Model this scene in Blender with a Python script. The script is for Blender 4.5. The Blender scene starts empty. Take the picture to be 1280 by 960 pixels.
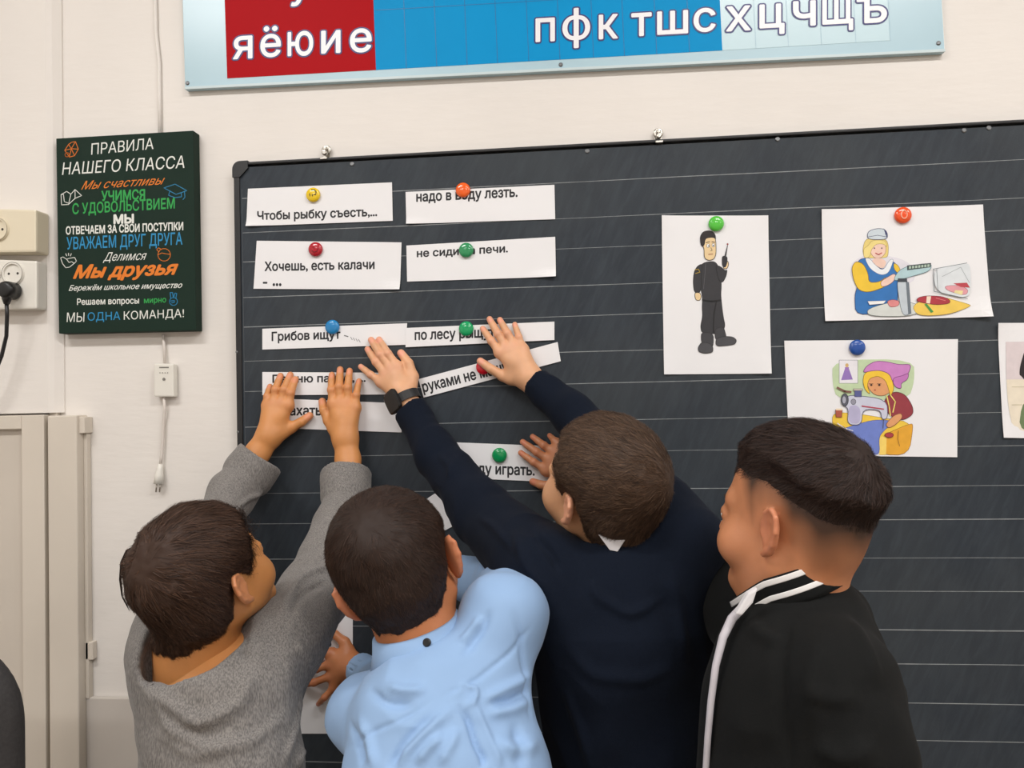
import bpy, bmesh, math, random
import numpy as np
from mathutils import Vector, Matrix

# ------------------------------------------------------------------ camera, world, light, exposure
SC = bpy.context.scene
COL = SC.collection
CAM = np.array([0.0, -1.47, 1.32])
FPX = 960.0
_yaw, _pit, _rol = [math.radians(a) for a in (-5.642, 1.430, -1.253)]
_f = np.array([math.sin(_yaw)*math.cos(_pit), math.cos(_yaw)*math.cos(_pit), math.sin(_pit)])
_r0 = np.array([math.cos(_yaw), -math.sin(_yaw), 0.0]); _u0 = np.cross(_r0, _f)
_r = _r0*math.cos(_rol) + _u0*math.sin(_rol)
_u = -_r0*math.sin(_rol) + _u0*math.cos(_rol)
cam_d = bpy.data.cameras.new('camera'); cam = bpy.data.objects.new('camera', cam_d); COL.objects.link(cam)
cam_d.sensor_width = 36.0; cam_d.lens = 27.0; cam_d.clip_start = 0.02
m = Matrix.Identity(4)
for i in range(3):
    m[i][0] = _r[i]; m[i][1] = _u[i]; m[i][2] = -_f[i]; m[i][3] = CAM[i]
cam.matrix_world = m
SC.camera = cam
SC.view_settings.view_transform = 'Standard'; SC.view_settings.look = 'None'
SC.view_settings.gamma = 1.0; SC.view_settings.use_curve_mapping = False
SC.view_settings.exposure = 0.0
wd = bpy.data.worlds.new('world'); SC.world = wd; wd.use_nodes = True
wd.node_tree.nodes['Background'].inputs[0].default_value = (0.9, 0.95, 1.0, 1)
wd.node_tree.nodes['Background'].inputs[1].default_value = 0.35

def W(px, py, y):
    """world point on the plane y=const (parallel to the wall) that the photo shows at pixel px,py"""
    d = _f*FPX + _r*(px-640) - _u*(py-480)
    t = (y-CAM[1])/d[1]
    return CAM + d*t

def srgb(r, g, b):
    f = lambda c: (c/255/12.92) if c/255 <= 0.04045 else ((c/255+0.055)/1.055)**2.4
    return (f(r), f(g), f(b), 1.0)

# ------------------------------------------------------------------ helpers
def tag(o, label=None, cat=None, group=None, kind=None):
    if label: o['label'] = label
    if cat: o['category'] = cat
    if group: o['group'] = group
    if kind: o['kind'] = kind
    return o

def mat(name, col, rough=0.6, noise=0.0, nscale=20.0, nstretch=(1, 1, 1), bump=0.0, bscale=200.0, bstretch=(1, 1, 1),
        spec=0.5, metal=0.0, col2=None, sheen=0.0, sss=0.0, attr=None, attr_col=None, coat=0.0, attr2=None, attr2_col=None,
        detail=4.0, lo=0.35, hi=0.65, bdist=0.001):
    m = bpy.data.materials.new(name); m.use_nodes = True
    nt = m.node_tree; N = nt.nodes; L = nt.links; b = N['Principled BSDF']
    b.inputs['Base Color'].default_value = col
    b.inputs['Roughness'].default_value = rough
    b.inputs['Specular IOR Level'].default_value = spec
    b.inputs['Metallic'].default_value = metal
    b.inputs['Coat Weight'].default_value = coat
    if sheen: b.inputs['Sheen Weight'].default_value = sheen
    if sss:
        b.inputs['Subsurface Weight'].default_value = sss
        b.inputs['Subsurface Radius'].default_value = (0.008, 0.003, 0.0015)
        b.inputs['Subsurface Scale'].default_value = 1.0
    tc = N.new('ShaderNodeTexCoord'); out = None
    def mp(st):
        q = N.new('ShaderNodeMapping'); q.inputs['Scale'].default_value = st; L.new(tc.outputs['Object'], q.inputs['Vector']); return q
    if noise > 0 or col2:
        q = mp(nstretch); n = N.new('ShaderNodeTexNoise'); n.inputs['Scale'].default_value = nscale; n.inputs['Detail'].default_value = detail
        L.new(q.outputs[0], n.inputs['Vector'])
        r = N.new('ShaderNodeMapRange'); r.inputs[1].default_value = lo; r.inputs[2].default_value = hi
        L.new(n.outputs['Fac'], r.inputs[0])
        mx = N.new('ShaderNodeMix'); mx.data_type = 'RGBA'
        mx.inputs[6].default_value = col
        c2 = col2 if col2 else tuple(c*(1-noise) for c in col[:3])+(1,)
        mx.inputs[7].default_value = c2
        L.new(r.outputs[0], mx.inputs[0]); out = mx.outputs[2]
    for an, ac in ((attr, attr_col), (attr2, attr2_col)):
        if an:
            a = N.new('ShaderNodeAttribute'); a.attribute_name = an
            mx = N.new('ShaderNodeMix'); mx.data_type = 'RGBA'
            mx.inputs[6].default_value = col; mx.inputs[7].default_value = ac
            if out: L.new(out, mx.inputs[6])
            L.new(a.outputs['Fac'], mx.inputs[0]); out = mx.outputs[2]
    if out: L.new(out, b.inputs['Base Color'])
    if bump > 0:
        q = mp(bstretch); n = N.new('ShaderNodeTexNoise'); n.inputs['Scale'].default_value = bscale; n.inputs['Detail'].default_value = 3
        L.new(q.outputs[0], n.inputs['Vector'])
        bp = N.new('ShaderNodeBump'); bp.inputs['Strength'].default_value = bump; bp.inputs['Distance'].default_value = bdist
        L.new(n.outputs['Fac'], bp.inputs['Height']); L.new(bp.outputs[0], b.inputs['Normal'])
    return m

def link(name, me, parent=None):
    o = bpy.data.objects.new(name, me); COL.objects.link(o)
    if parent is not None: o.parent = parent
    return o

def empty(name, loc):
    o = bpy.data.objects.new(name, None); COL.objects.link(o); o.location = loc; o.empty_display_size = 0.02
    return o

def worldloc(p):
    v = Vector((0, 0, 0))
    while p is not None:
        v += Vector(p.location); p = p.parent
    return v

def mesh_np(name, V, F, material, parent=None, smooth=True, attrs=None, mats=None, midx=None):
    """V (n,3) world coords, F (m,4) or (m,3) ints"""
    o0 = np.array(worldloc(parent)) if parent is not None else np.zeros(3)
    V = np.asarray(V, dtype=np.float64) - o0
    me = bpy.data.meshes.new(name); k = F.shape[1]
    me.vertices.add(len(V)); me.vertices.foreach_set('co', V.astype(np.float32).ravel())
    me.loops.add(F.size); me.loops.foreach_set('vertex_index', F.astype(np.int32).ravel())
    me.polygons.add(len(F)); me.polygons.foreach_set('loop_start', (np.arange(len(F))*k).astype(np.int32))
    try: me.polygons.foreach_set('loop_total', np.full(len(F), k, np.int32))
    except Exception: pass
    me.update(calc_edges=True)
    for mm in (mats or [material]): me.materials.append(mm)
    if midx is not None: me.polygons.foreach_set('material_index', midx.astype(np.int32))
    me.polygons.foreach_set('use_smooth', np.full(len(F), smooth))
    for n, a in (attrs or {}).items():
        at = me.attributes.new(n, 'FLOAT', 'POINT'); at.data.foreach_set('value', a.astype(np.float32))
    me.validate(); me.update()
    return link(name, me, parent)

class MB:
    """collects faces, then links them as one mesh object"""
    def __init__(s): s.V = []; s.F = []; s.M = []
    def face(s, pts, mi=0):
        i = len(s.V); s.V += [tuple(p) for p in pts]; s.F.append(tuple(range(i, i+len(pts)))); s.M.append(mi)
    def box(s, lo, hi, mi=0):
        x0, y0, z0 = lo; x1, y1, z1 = hi
        i = len(s.V)
        s.V += [(x0,y0,z0),(x1,y0,z0),(x1,y1,z0),(x0,y1,z0),(x0,y0,z1),(x1,y0,z1),(x1,y1,z1),(x0,y1,z1)]
        for q in ((0,3,2,1),(4,5,6,7),(0,1,5,4),(1,2,6,5),(2,3,7,6),(3,0,4,7)):
            s.F.append(tuple(i+k for k in q)); s.M.append(mi)
    def slab(s, quad, y0, y1, mi=0):
        """quad: four (x,z) points, extruded from y0 (front) to y1 (back)"""
        i = len(s.V); n = len(quad)
        s.V += [(x, y0, z) for x, z in quad] + [(x, y1, z) for x, z in quad]
        s.F.append(tuple(i+k for k in range(n))); s.M.append(mi)
        s.F.append(tuple(i+n+k for k in reversed(range(n)))); s.M.append(mi)
        for k in range(n):
            a, b = k, (k+1) % n
            s.F.append((i+b, i+a, i+n+a, i+n+b)); s.M.append(mi)
    def tube(s, pts, r, n=10, mi=0, caps=True):
        pts = [Vector(p) for p in pts]; rr = r if isinstance(r, (list, tuple)) else [r]*len(pts)
        i0 = len(s.V); up = None
        for k, p in enumerate(pts):
            d = (pts[min(k+1, len(pts)-1)]-pts[max(k-1, 0)]).normalized()
            if up is None: up = d.orthogonal().normalized()
            up = (up-d*up.dot(d)).normalized(); sd = d.cross(up)
            for j in range(n):
                a = 2*math.pi*j/n
                s.V.append(tuple(p+(up*math.cos(a)+sd*math.sin(a))*rr[k]))
        for k in range(len(pts)-1):
            for j in range(n):
                a = i0+k*n+j; b = i0+k*n+(j+1) % n
                s.F.append((a, b, b+n, a+n)); s.M.append(mi)
        if caps:
            s.F.append(tuple(i0+j for j in reversed(range(n)))); s.M.append(mi)
            s.F.append(tuple(i0+(len(pts)-1)*n+j for j in range(n))); s.M.append(mi)
    def lathe(s, c, axis, prof, n=24, mi=0):
        """prof: list of (distance along axis, radius)"""
        ax = Vector(axis).normalized(); u = ax.orthogonal().normalized(); v = ax.cross(u); c = Vector(c); i0 = len(s.V)
        for h, r in prof:
            for j in range(n):
                a = 2*math.pi*j/n; s.V.append(tuple(c+ax*h+(u*math.cos(a)+v*math.sin(a))*max(r, 1e-5)))
        for k in range(len(prof)-1):
            for j in range(n):
                a = i0+k*n+j; b = i0+k*n+(j+1) % n
                s.F.append((a, b, b+n, a+n)); s.M.append(mi)
        s.F.append(tuple(i0+j for j in reversed(range(n)))); s.M.append(mi)
        s.F.append(tuple(i0+(len(prof)-1)*n+j for j in range(n))); s.M.append(mi)
    def build(s, name, mats, parent=None, smooth=False, bevel=0.0):
        if not isinstance(mats, (list, tuple)): mats = [mats]
        o0 = worldloc(parent) if parent is not None else Vector((0, 0, 0))
        me = bpy.data.meshes.new(name)
        me.from_pydata([tuple(Vector(v)-o0) for v in s.V], [], s.F)
        for mm in mats: me.materials.append(mm)
        me.polygons.foreach_set('material_index', s.M)
        bm = bmesh.new(); bm.from_mesh(me)
        if bevel > 0: bmesh.ops.bevel(bm, geom=bm.edges[:], offset=bevel, segments=2, affect='EDGES', profile=0.6)
        bm.to_mesh(me); bm.free()
        if smooth: me.polygons.foreach_set('use_smooth', [True]*len(me.polygons))
        me.update()
        return link(name, me, parent)

# ------------------------------------------------------------------ lettering
_GL = {}
def text_raw(s, shear=0.0):
    """glyph outlines, filled contour by contour (the face's strokes overlap one another)"""
    if (s, shear) in _GL: return _GL[(s, shear)]
    cu = bpy.data.curves.new('txt', 'FONT'); cu.body = s; cu.resolution_u = 3; cu.shear = shear; cu.fill_mode = 'NONE'
    o = bpy.data.objects.new('txt', cu); COL.objects.link(o)
    bpy.context.view_layer.update()
    me = bpy.data.meshes.new_from_object(o.evaluated_get(bpy.context.evaluated_depsgraph_get()))
    co = [v.co[:] for v in me.vertices]; nb = {}
    for e in me.edges:
        a, c = e.vertices; nb.setdefault(a, []).append(c); nb.setdefault(c, []).append(a)
    bpy.data.objects.remove(o); bpy.data.curves.remove(cu); bpy.data.meshes.remove(me)
    seen = set(); loops = []
    for v0 in sorted(nb):
        if v0 in seen: continue
        lp = [v0]; seen.add(v0); cur = v0
        while True:
            nx = [k for k in nb[cur] if k not in seen]
            if not nx: break
            cur = (cur+1) if (cur+1) in nx else nx[0]; seen.add(cur); lp.append(cur)
        if len(lp) > 2: loops.append([(co[k][0], co[k][1]) for k in lp])
    # glyph clusters by overlapping x range, then trapezoids between the outline's heights wherever the winding is not zero
    loops.sort(key=lambda L: min(q[0] for q in L)); cl = []
    for L in loops:
        x0, x1 = min(q[0] for q in L), max(q[0] for q in L)
        if cl and x0 < cl[-1][1]: cl[-1][0].append(L); cl[-1][1] = max(cl[-1][1], x1)
        else: cl.append([[L], x1])
    V = []; F = []
    for grp, _x in cl:
        E = np.array([(L[i-1][0], L[i-1][1], L[i][0], L[i][1]) for L in grp for i in range(len(L))]); E = E[np.abs(E[:, 1]-E[:, 3]) > 1e-7]
        ys = list(E[:, 1])+list(E[:, 3]); n = len(E)
        d = E[:, 2:]-E[:, :2]; den = d[:, None, 0]*d[None, :, 1]-d[:, None, 1]*d[None, :, 0]; ok = np.abs(den) > 1e-12; den = np.where(ok, den, 1)
        w = E[None, :, :2]-E[:, None, :2]; ta = (w[..., 0]*d[None, :, 1]-w[..., 1]*d[None, :, 0])/den; tb = (w[..., 0]*d[:, None, 1]-w[..., 1]*d[:, None, 0])/den
        hit = ok & (ta > 1e-6) & (ta < 1-1e-6) & (tb > 1e-6) & (tb < 1-1e-6); ii, jj = np.where(hit); ys += list(E[ii, 1]+ta[ii, jj]*d[ii, 1])
        ys = np.unique(np.round(ys, 5))
        for y0, y1 in zip(ys[:-1], ys[1:]):
            ym = (y0+y1)/2; k = np.where((np.minimum(E[:, 1], E[:, 3]) < ym) & (np.maximum(E[:, 1], E[:, 3]) > ym))[0]
            X = lambda yy: E[k, 0]+(yy-E[k, 1])/d[k, 1]*d[k, 0]
            xm, xa, xb = X(ym), X(y0), X(y1); o = np.argsort(xm); wn = 0
            for q in range(len(o)):
                p_ = wn; wn += 1 if d[k[o[q]], 1] > 0 else -1
                if p_ == 0 and wn != 0: st = o[q]
                if p_ != 0 and wn == 0:
                    i0 = len(V); V += [(xa[st], y0, 0.), (xa[o[q]], y0, 0.), (xb[o[q]], y1, 0.), (xb[st], y1, 0.)]; F.append((i0, i0+1, i0+2, i0+3))
    V = np.array(V); _GL[(s, shear)] = (V, F); return V, F

def text(mb, s, bl, br, tl, y, mi=0, bold=0.0, shear=0.0, outline=None):
    """lettering whose bounding box has the photo corners bl, br, tl on plane y; bold and outline are stroke growth in glyph units"""
    A, B, T = [np.array(W(p[0], p[1], y)) for p in (bl, br, tl)]
    V, F = text_raw(s, shear)
    x0, x1 = V[:, 0].min(), V[:, 0].max(); y0, y1 = V[:, 1].min(), V[:, 1].max(); n = 0
    def ring(r, lay, k, m_):
        for q in range(k):
            a = 2*math.pi*q/k; _put(mb, V+np.array([math.cos(a)*r, math.sin(a)*r, 0]), F, A+np.array([0, lay+q*.000008, 0]), B-A, T-A, x0, x1, y0, y1, m_)
    if outline: ring(bold+outline[0], .0003, 12, outline[1])
    if bold > 0: ring(bold, .00001, 8 if bold > .02 else 4, mi)
    _put(mb, V, F, A, B-A, T-A, x0, x1, y0, y1, mi)

def _put(mb, V, F, A, U, Wv, x0, x1, y0, y1, mi):
    i = len(mb.V)
    for v in V:
        p = A+U*((v[0]-x0)/(x1-x0))+Wv*((v[1]-y0)/(y1-y0)); mb.V.append(tuple(p))
    for f in F:
        mb.F.append(tuple(i+k for k in f)); mb.M.append(mi)

# flat print: polygons and pen strokes on plane y, photo coordinates; every new layer lies a hair above the last
class Ink:
    def __init__(s, y): s.mb = MB(); s.y = y; s.mats = []; s.idx = {}; s.n = 0
    def mi(s, col):
        if col not in s.idx:
            s.idx[col] = len(s.mats)
            s.mats.append(mat('print_ink', srgb(*col), 0.7, noise=0.08, nscale=60))
        return s.idx[col]
    def poly(s, pts, col, line=None, w=0.7):
        pts = list(pts)
        if 5 <= len(pts) < 20:
            for _ in range(2):      # round the drawn outline off
                pts = [q for i in range(len(pts)) for q in ((pts[i-1][0]*.22+pts[i][0]*.78, pts[i-1][1]*.22+pts[i][1]*.78), (pts[i][0]*.78+pts[(i+1) % len(pts)][0]*.22, pts[i][1]*.78+pts[(i+1) % len(pts)][1]*.22))]
        s.n += 1; y = s.y-0.00004*s.n
        s.mb.face([W(a, b, y) for a, b in pts], s.mi(col))
        if line: s.stroke(list(pts)+[pts[0]], line, w)
    def stroke(s, pts, col, w=0.8):
        s.n += 1; y = s.y-0.00004*s.n; k = s.mi(col)
        for (a, b), (c, d) in zip(pts[:-1], pts[1:]):
            l = math.hypot(c-a, d-b) or 1; nx, ny = -(d-b)/l*w/2, (c-a)/l*w/2; ex, ey = (c-a)/l*w*.3, (d-b)/l*w*.3
            s.mb.face([W(a-nx-ex, b-ny-ey, y), W(a+nx-ex, b+ny-ey, y), W(c+nx+ex, d+ny+ey, y), W(c-nx+ex, d-ny+ey, y)], k)
    def ell(s, cx, cy, rx, ry, col, line=None, rot=0, n=20, w=0.7):
        c, q = math.cos(rot), math.sin(rot)
        s.poly([(cx+rx*math.cos(t)*c-ry*math.sin(t)*q, cy+rx*math.cos(t)*q+ry*math.sin(t)*c) for t in [2*math.pi*k/n for k in range(n)]], col, line, w)
    def build(s, name, parent): return s.mb.build(name, s.mats, parent)

# ------------------------------------------------------------------ signed distance modelling (bodies, clothes, hair)
def unit(v): v = np.asarray(v, float); return v/np.linalg.norm(v)

class Field:
    def __init__(s, lo, hi, h):
        s.lo = np.asarray(lo, float); s.h = h; s.n = np.maximum(4, np.ceil((np.asarray(hi)-s.lo)/h).astype(int)+1)
        s.ax = [(s.lo[i]+np.arange(s.n[i])*h).astype(np.float32) for i in range(3)]
        s.f = np.full(s.n, 0.3, np.float32)
    def sub(s, lo, hi):
        a = np.clip(np.floor((np.asarray(lo)-s.lo)/s.h).astype(int), 0, s.n-1); b = np.clip(np.ceil((np.asarray(hi)-s.lo)/s.h).astype(int)+1, 0, s.n)
        if np.any(b-a < 1): return None
        sl = tuple(slice(a[i], b[i]) for i in range(3))
        X = s.ax[0][sl[0]][:, None, None]; Y = s.ax[1][sl[1]][None, :, None]; Z = s.ax[2][sl[2]][None, None, :]
        return sl, X, Y, Z
    def _comb(s, sl, d, k, op):
        g = s.f[sl]
        if op == 'u':
            if k > 0:
                h = np.clip(k-np.abs(g-d), 0, None)/k; s.f[sl] = np.minimum(g, d)-h*h*k*0.25
            else: s.f[sl] = np.minimum(g, d)
        elif op == 's':
            d = -d
            if k > 0:
                h = np.clip(k-np.abs(g-d), 0, None)/k; s.f[sl] = np.maximum(g, d)+h*h*k*0.25
            else: s.f[sl] = np.maximum(g, d)
    def cone(s, a, ra, b, rb, k=0.01, op='u', n=None, sq=1.0):
        a = np.asarray(a, float); b = np.asarray(b, float); m = max(ra, rb)+k+0.012
        q = s.sub(np.minimum(a, b)-m, np.maximum(a, b)+m)
        if q is None: return
        sl, X, Y, Z = q; ab = b-a; L = float(ab@ab)+1e-12
        t = np.clip(((X-a[0])*ab[0]+(Y-a[1])*ab[1]+(Z-a[2])*ab[2])/L, 0, 1)
        dx, dy, dz = X-(a[0]+t*ab[0]), Y-(a[1]+t*ab[1]), Z-(a[2]+t*ab[2])
        d2 = dx*dx+dy*dy+dz*dz
        if n is not None:
            n = unit(n); w = dx*n[0]+dy*n[1]+dz*n[2]; d2 = d2+w*w*(sq*sq-1)
        s._comb(sl, (np.sqrt(d2)-(ra+(rb-ra)*t)).astype(np.float32), k, op)
    def path(s, pts, rad, k=0.01, **kw):
        for i in range(len(pts)-1): s.cone(pts[i], rad[i], pts[i+1], rad[i+1], k, **kw)
    def ell(s, c, r, R=None, k=0.01, op='u'):
        c = np.asarray(c, float); r = np.asarray(r, float); m = r.max()+k+0.012
        q = s.sub(c-m, c+m)
        if q is None: return
        sl, X, Y, Z = q; dx, dy, dz = X-c[0], Y-c[1], Z-c[2]
        if R is None: R = np.eye(3)
        l = [dx*R[i][0]+dy*R[i][1]+dz*R[i][2] for i in range(3)]
        k0 = np.sqrt(sum((l[i]/r[i])**2 for i in range(3))); k1 = np.sqrt(sum((l[i]/r[i]**2)**2 for i in range(3)))+1e-9
        s._comb(sl, (k0*(k0-1)/k1).astype(np.float32), k, op)
    def plane(s, c, n, rad, k=0.0):
        """keep only the side the normal points away from, within a ball round c"""
        c = np.asarray(c, float); n = unit(n); q = s.sub(c-rad, c+rad)
        if q is None: return
        sl, X, Y, Z = q; d = ((X-c[0])*n[0]+(Y-c[1])*n[1]+(Z-c[2])*n[2]).astype(np.float32)
        R2 = (X-c[0])**2+(Y-c[1])**2+(Z-c[2])**2
        s.f[sl] = np.where(R2 < rad*rad, np.maximum(s.f[sl], d), s.f[sl])
    def mesh(s, smooth=1):
        f = s.f; h = s.h; f[0], f[-1] = .1, .1; f[:, 0], f[:, -1] = .1, .1; f[:, :, 0], f[:, :, -1] = .1, .1
        I = f < 0; n = [k-1 for k in f.shape]
        cnt = np.zeros(n, np.uint8)
        for a in (0, 1):
            for b in (0, 1):
                for c in (0, 1): cnt += I[a:n[0]+a, b:n[1]+b, c:n[2]+c]
        act = np.argwhere((cnt > 0) & (cnt < 8)); vid = np.full(n, -1, np.int32)
        vid[act[:, 0], act[:, 1], act[:, 2]] = np.arange(len(act))
        P = np.zeros((len(act), 3)); C = np.zeros(len(act))
        for ax in range(3):
            o = [i for i in range(3) if i != ax]
            for a in (0, 1):
                for b in (0, 1):
                    c0 = act.copy(); c0[:, o[0]] += a; c0[:, o[1]] += b; c1 = c0.copy(); c1[:, ax] += 1
                    f0 = f[c0[:, 0], c0[:, 1], c0[:, 2]]; f1 = f[c1[:, 0], c1[:, 1], c1[:, 2]]
                    mk = (f0 < 0) != (f1 < 0); t = np.where(mk, f0/np.where(mk, f0-f1, 1), 0)
                    p = c0.astype(float); p[:, ax] += t; P[mk] += p[mk]; C[mk] += 1
        V = s.lo+P/C[:, None]*h
        Fs = []
        for ax in range(3):
            o = [i for i in range(3) if i != ax]
            A = np.take(I, range(0, n[ax]), ax); B = np.take(I, range(1, n[ax]+1), ax); e = np.argwhere(A != B)
            e = e[(e[:, o[0]] > 0) & (e[:, o[1]] > 0) & (e[:, o[0]] < n[o[0]]) & (e[:, o[1]] < n[o[1]])]
            inn = I[e[:, 0], e[:, 1], e[:, 2]]; q = []
            for da, db in ((0, 0), (1, 0), (1, 1), (0, 1)):
                c = e.copy(); c[:, o[0]] -= da; c[:, o[1]] -= db; q.append(vid[c[:, 0], c[:, 1], c[:, 2]])
            q = np.stack(q, 1); flip = inn if ax != 1 else ~inn
            q = np.where(flip[:, None], q, q[:, ::-1]); Fs.append(q)
        F = np.concatenate(Fs); F = F[(F >= 0).all(1)]
        for _ in range(smooth): V = relax(V, F)
        return V, F

def relax(V, F, w=0.5):
    S = np.zeros_like(V); C = np.zeros(len(V))
    for i in range(4):
        j = (i+1) % 4
        for a, b in ((i, j), (j, i)):
            for k in range(3): S[:, k] += np.bincount(F[:, a], V[F[:, b], k], len(V))
            C += np.bincount(F[:, a], minlength=len(V))
    C = np.maximum(C, 1)
    return V*(1-w)+S/C[:, None]*w

def normals(V, F):
    fn = np.cross(V[F[:, 2]]-V[F[:, 0]], V[F[:, 3]]-V[F[:, 1]]); N = np.zeros_like(V)
    for i in range(4):
        for k in range(3): N[:, k] += np.bincount(F[:, i], fn[:, k], len(V))
    return N/(np.linalg.norm(N, axis=1, keepdims=True)+1e-12)

_rng = np.random.default_rng(7)
_T = _rng.random((32, 32, 32))
def vnoise(P, sc, seed=0):
    Q = P*sc+seed*7.31; i = np.floor(Q).astype(int); f = Q-i; f = f*f*(3-2*f); r = 0
    for a in (0, 1):
        for b in (0, 1):
            for c in (0, 1):
                w = (f[:, 0] if a else 1-f[:, 0])*(f[:, 1] if b else 1-f[:, 1])*(f[:, 2] if c else 1-f[:, 2])
                r = r+w*_T[(i[:, 0]+a) % 32, (i[:, 1]+b) % 32, (i[:, 2]+c) % 32]
    return r*2-1

def seg_dist(V, a, b):
    ab = b-a; t = np.clip(((V-a)@ab)/(ab@ab+1e-12), 0, 1); return np.linalg.norm(V-(a+t[:, None]*ab), axis=1), t

def pix(V):
    d = V-CAM; z = d@_f; return 640+FPX*(d@_r)/z, 480-FPX*(d@_u)/z, z

def folds(V, F, lst):
    """every fold: polyline, half width, height (negative = crease); the polyline is first laid onto the cloth"""
    N = normals(V, F); D = np.zeros(len(V)); front = np.einsum('ij,ij->i', N, V-CAM) < 0
    X, Y, Z = pix(V); fi = np.where(front)[0]; X, Y, Z = X[fi], Y[fi], Z[fi]
    for pts, w, amp in lst:
        q = pix(np.array(pts)); Q = []
        for i in range(len(pts)-1):
            for t in (0, .25, .5, .75): Q.append((q[0][i]*(1-t)+q[0][i+1]*t, q[1][i]*(1-t)+q[1][i+1]*t))
        Q.append((q[0][-1], q[1][-1])); line = []
        for a, b in Q:
            d = np.hypot(X-a, Y-b); near = np.where(d < 7)[0]
            if len(near): k = near[np.argmin(Z[near]+d[near]*.0006)]; line.append(V[fi[k]])
        if len(line) < 3: continue
        line = np.array(line); line[1:-1] = (line[:-2]+line[2:]+2*line[1:-1])/4
        best = np.full(len(V), 9.0); tt = np.zeros(len(V)); n = len(line)-1
        for i in range(n):
            d, t = seg_dist(V, line[i], line[i+1]); mk = d < best; best[mk] = d[mk]; tt[mk] = (i+t[mk])/n
        D += amp*np.exp(-(best/w)**2)*np.clip(np.minimum(tt, 1-tt)*4, 0, 1)
    return V+N*D[:, None]

# ------------------------------------------------------------------ anatomy
def fix(V, F):
    a, b, c = V[F[:, 0]], V[F[:, 1]], V[F[:, 2]]
    return F if (np.einsum('ij,ij->i', np.cross(a, b), c)).sum() > 0 else F[:, ::-1]

class Head:
    """local frame: x to his right, y forward out of the face, z up; origin at ear height"""
    def __init__(s, c, f, u, sc=1.0):
        s.c = np.asarray(c, float); f = unit(f); u = np.asarray(u, float); u = unit(u-f*(u@f)); r = np.cross(f, u)
        s.R = np.stack([r, f, u]); s.s = sc
    def w(s, x, y, z): return s.c+s.s*(np.array([x, y, z])@s.R)
    def d(s, x, y, z): return np.array([x, y, z])@s.R
    def loc(s, P): return (P-s.c)@s.R.T/s.s
    def rot(s, ax): return np.stack([unit(np.asarray(a)@s.R) for a in ax])

def head_field(H, neck, neck_r=.047, cheek=1.0, h=.0024, ear=1.0, nose=1.0, down=None):
    down = neck-np.array([0, 0, .045]) if down is None else down; lo = np.minimum(H.c-.135*H.s, np.minimum(neck, down)-.075); hi = np.maximum(H.c+.145*H.s, neck+.075)
    F = Field(lo, hi, h); s = H.s; R = H.R; r = lambda *a: np.array(a)*s
    F.ell(H.w(0, -.012, .036), r(.0725, .089, .080), R, 0)
    F.ell(H.w(0, .024, -.012), r(.060, .060, .078), R, .02*s)
    F.ell(H.w(0, -.045, .0), r(.058, .050, .058), R, .02*s)
    for q in (-1, 1):
        F.cone(H.w(q*.046, .0, -.045), .018*s, H.w(q*.014, .066, -.082), .015*s, .022*s)
        F.ell(H.w(q*.036, .049, -.030), r(.030*cheek, .030*cheek, .032), R, .018*s)
        F.cone(H.w(q*.012, .077, .026), .007*s, H.w(q*.042, .061, .025), .007*s, .018*s)
    F.cone(H.w(0, .068, -.078), .014*s, H.w(0, .070, -.084), .012*s, .015*s)
    for q in (-1, 1): F.ell(H.w(q*.031, .090, .006), r(.0155, .014, .0115), R, .012*s, 's')
    F.cone(H.w(0, .077, .014), .006*s, H.w(0, .096*nose, -.018), .0098*s, .010*s)
    for q in (-1, 1):
        F.ell(H.w(q*.0105, .087, -.021), r(.0075, .009, .006), R, .005*s)
        F.ell(H.w(q*.031, .0725, .0065), r(.0140, .0115, .0130), R, .005*s)
        F.cone(H.w(q*.019, .0825, .0045), .0012*s, H.w(q*.042, .0775, .0045), .0012*s, .001, 's')
    F.cone(H.w(-.017, .079, -.045), .0040*s, H.w(.017, .079, -.045), .0040*s, .006*s)
    F.cone(H.w(-.014, .0785, -.0535), .0050*s, H.w(.014, .0785, -.0535), .0050*s, .005*s)
    F.cone(H.w(-.021, .0855, -.0488), .0012*s, H.w(.021, .0855, -.0488), .0012*s, .002*s, 's')
    nb = H.w(0, -.022, -.035)
    F.cone(nb, neck_r*1.02, neck, neck_r*1.08, .02); F.cone(neck, neck_r*1.06, down, neck_r*1.16, .03)
    bald = F.f.copy()
    for q in (-1, 1):
        b = np.array([.55*q, -.83, 0.0]); nrm = unit([.83*q, .55, .0]); up = unit([0.10*q, -.22, 1]); up = unit(up-nrm*(up@nrm)); b = np.cross(up, nrm)*(1)
        if b[1] > 0: b = -b
        c = np.array([.068*q, .001, -.002])+b*.014*ear
        A = H.rot([nrm, b, up])
        cw = H.w(*c)
        E = lambda u, v, t=0: H.w(*(c+up*u*ear+b*v*ear+nrm*t))
        F.ell(cw, r(.0060, .0165*ear, .0285*ear), A, .004*s)
        # rim, then the hollow, then the inner fold and the tragus
        rim = [E(.004, -.015), E(.020, -.011), E(.0275, .001), E(.022, .012), E(.006, .0155), E(-.010, .0115), E(-.020, .004), E(-.027, -.003)]
        rim = [p+A[0]*.0035*s for p in rim]
        F.ell(H.w(*(c+up*.004+nrm*.0085)), r(.0075, .0115*ear, .0185*ear), A, .003*s, 's')
        F.path(rim, [.0030*s]*6+[.0042*s, .0048*s], .0025)
        F.path([E(.012, -.004, .001), E(.014, .006, .001), E(.0, .008, .001), E(-.012, .001, .001)], [.0022*s]*4, .003)
        F.cone(E(-.003, -.014, .003), .0035*s, E(-.008, -.012, .003), .0030*s, .003)
    return F, bald

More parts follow.
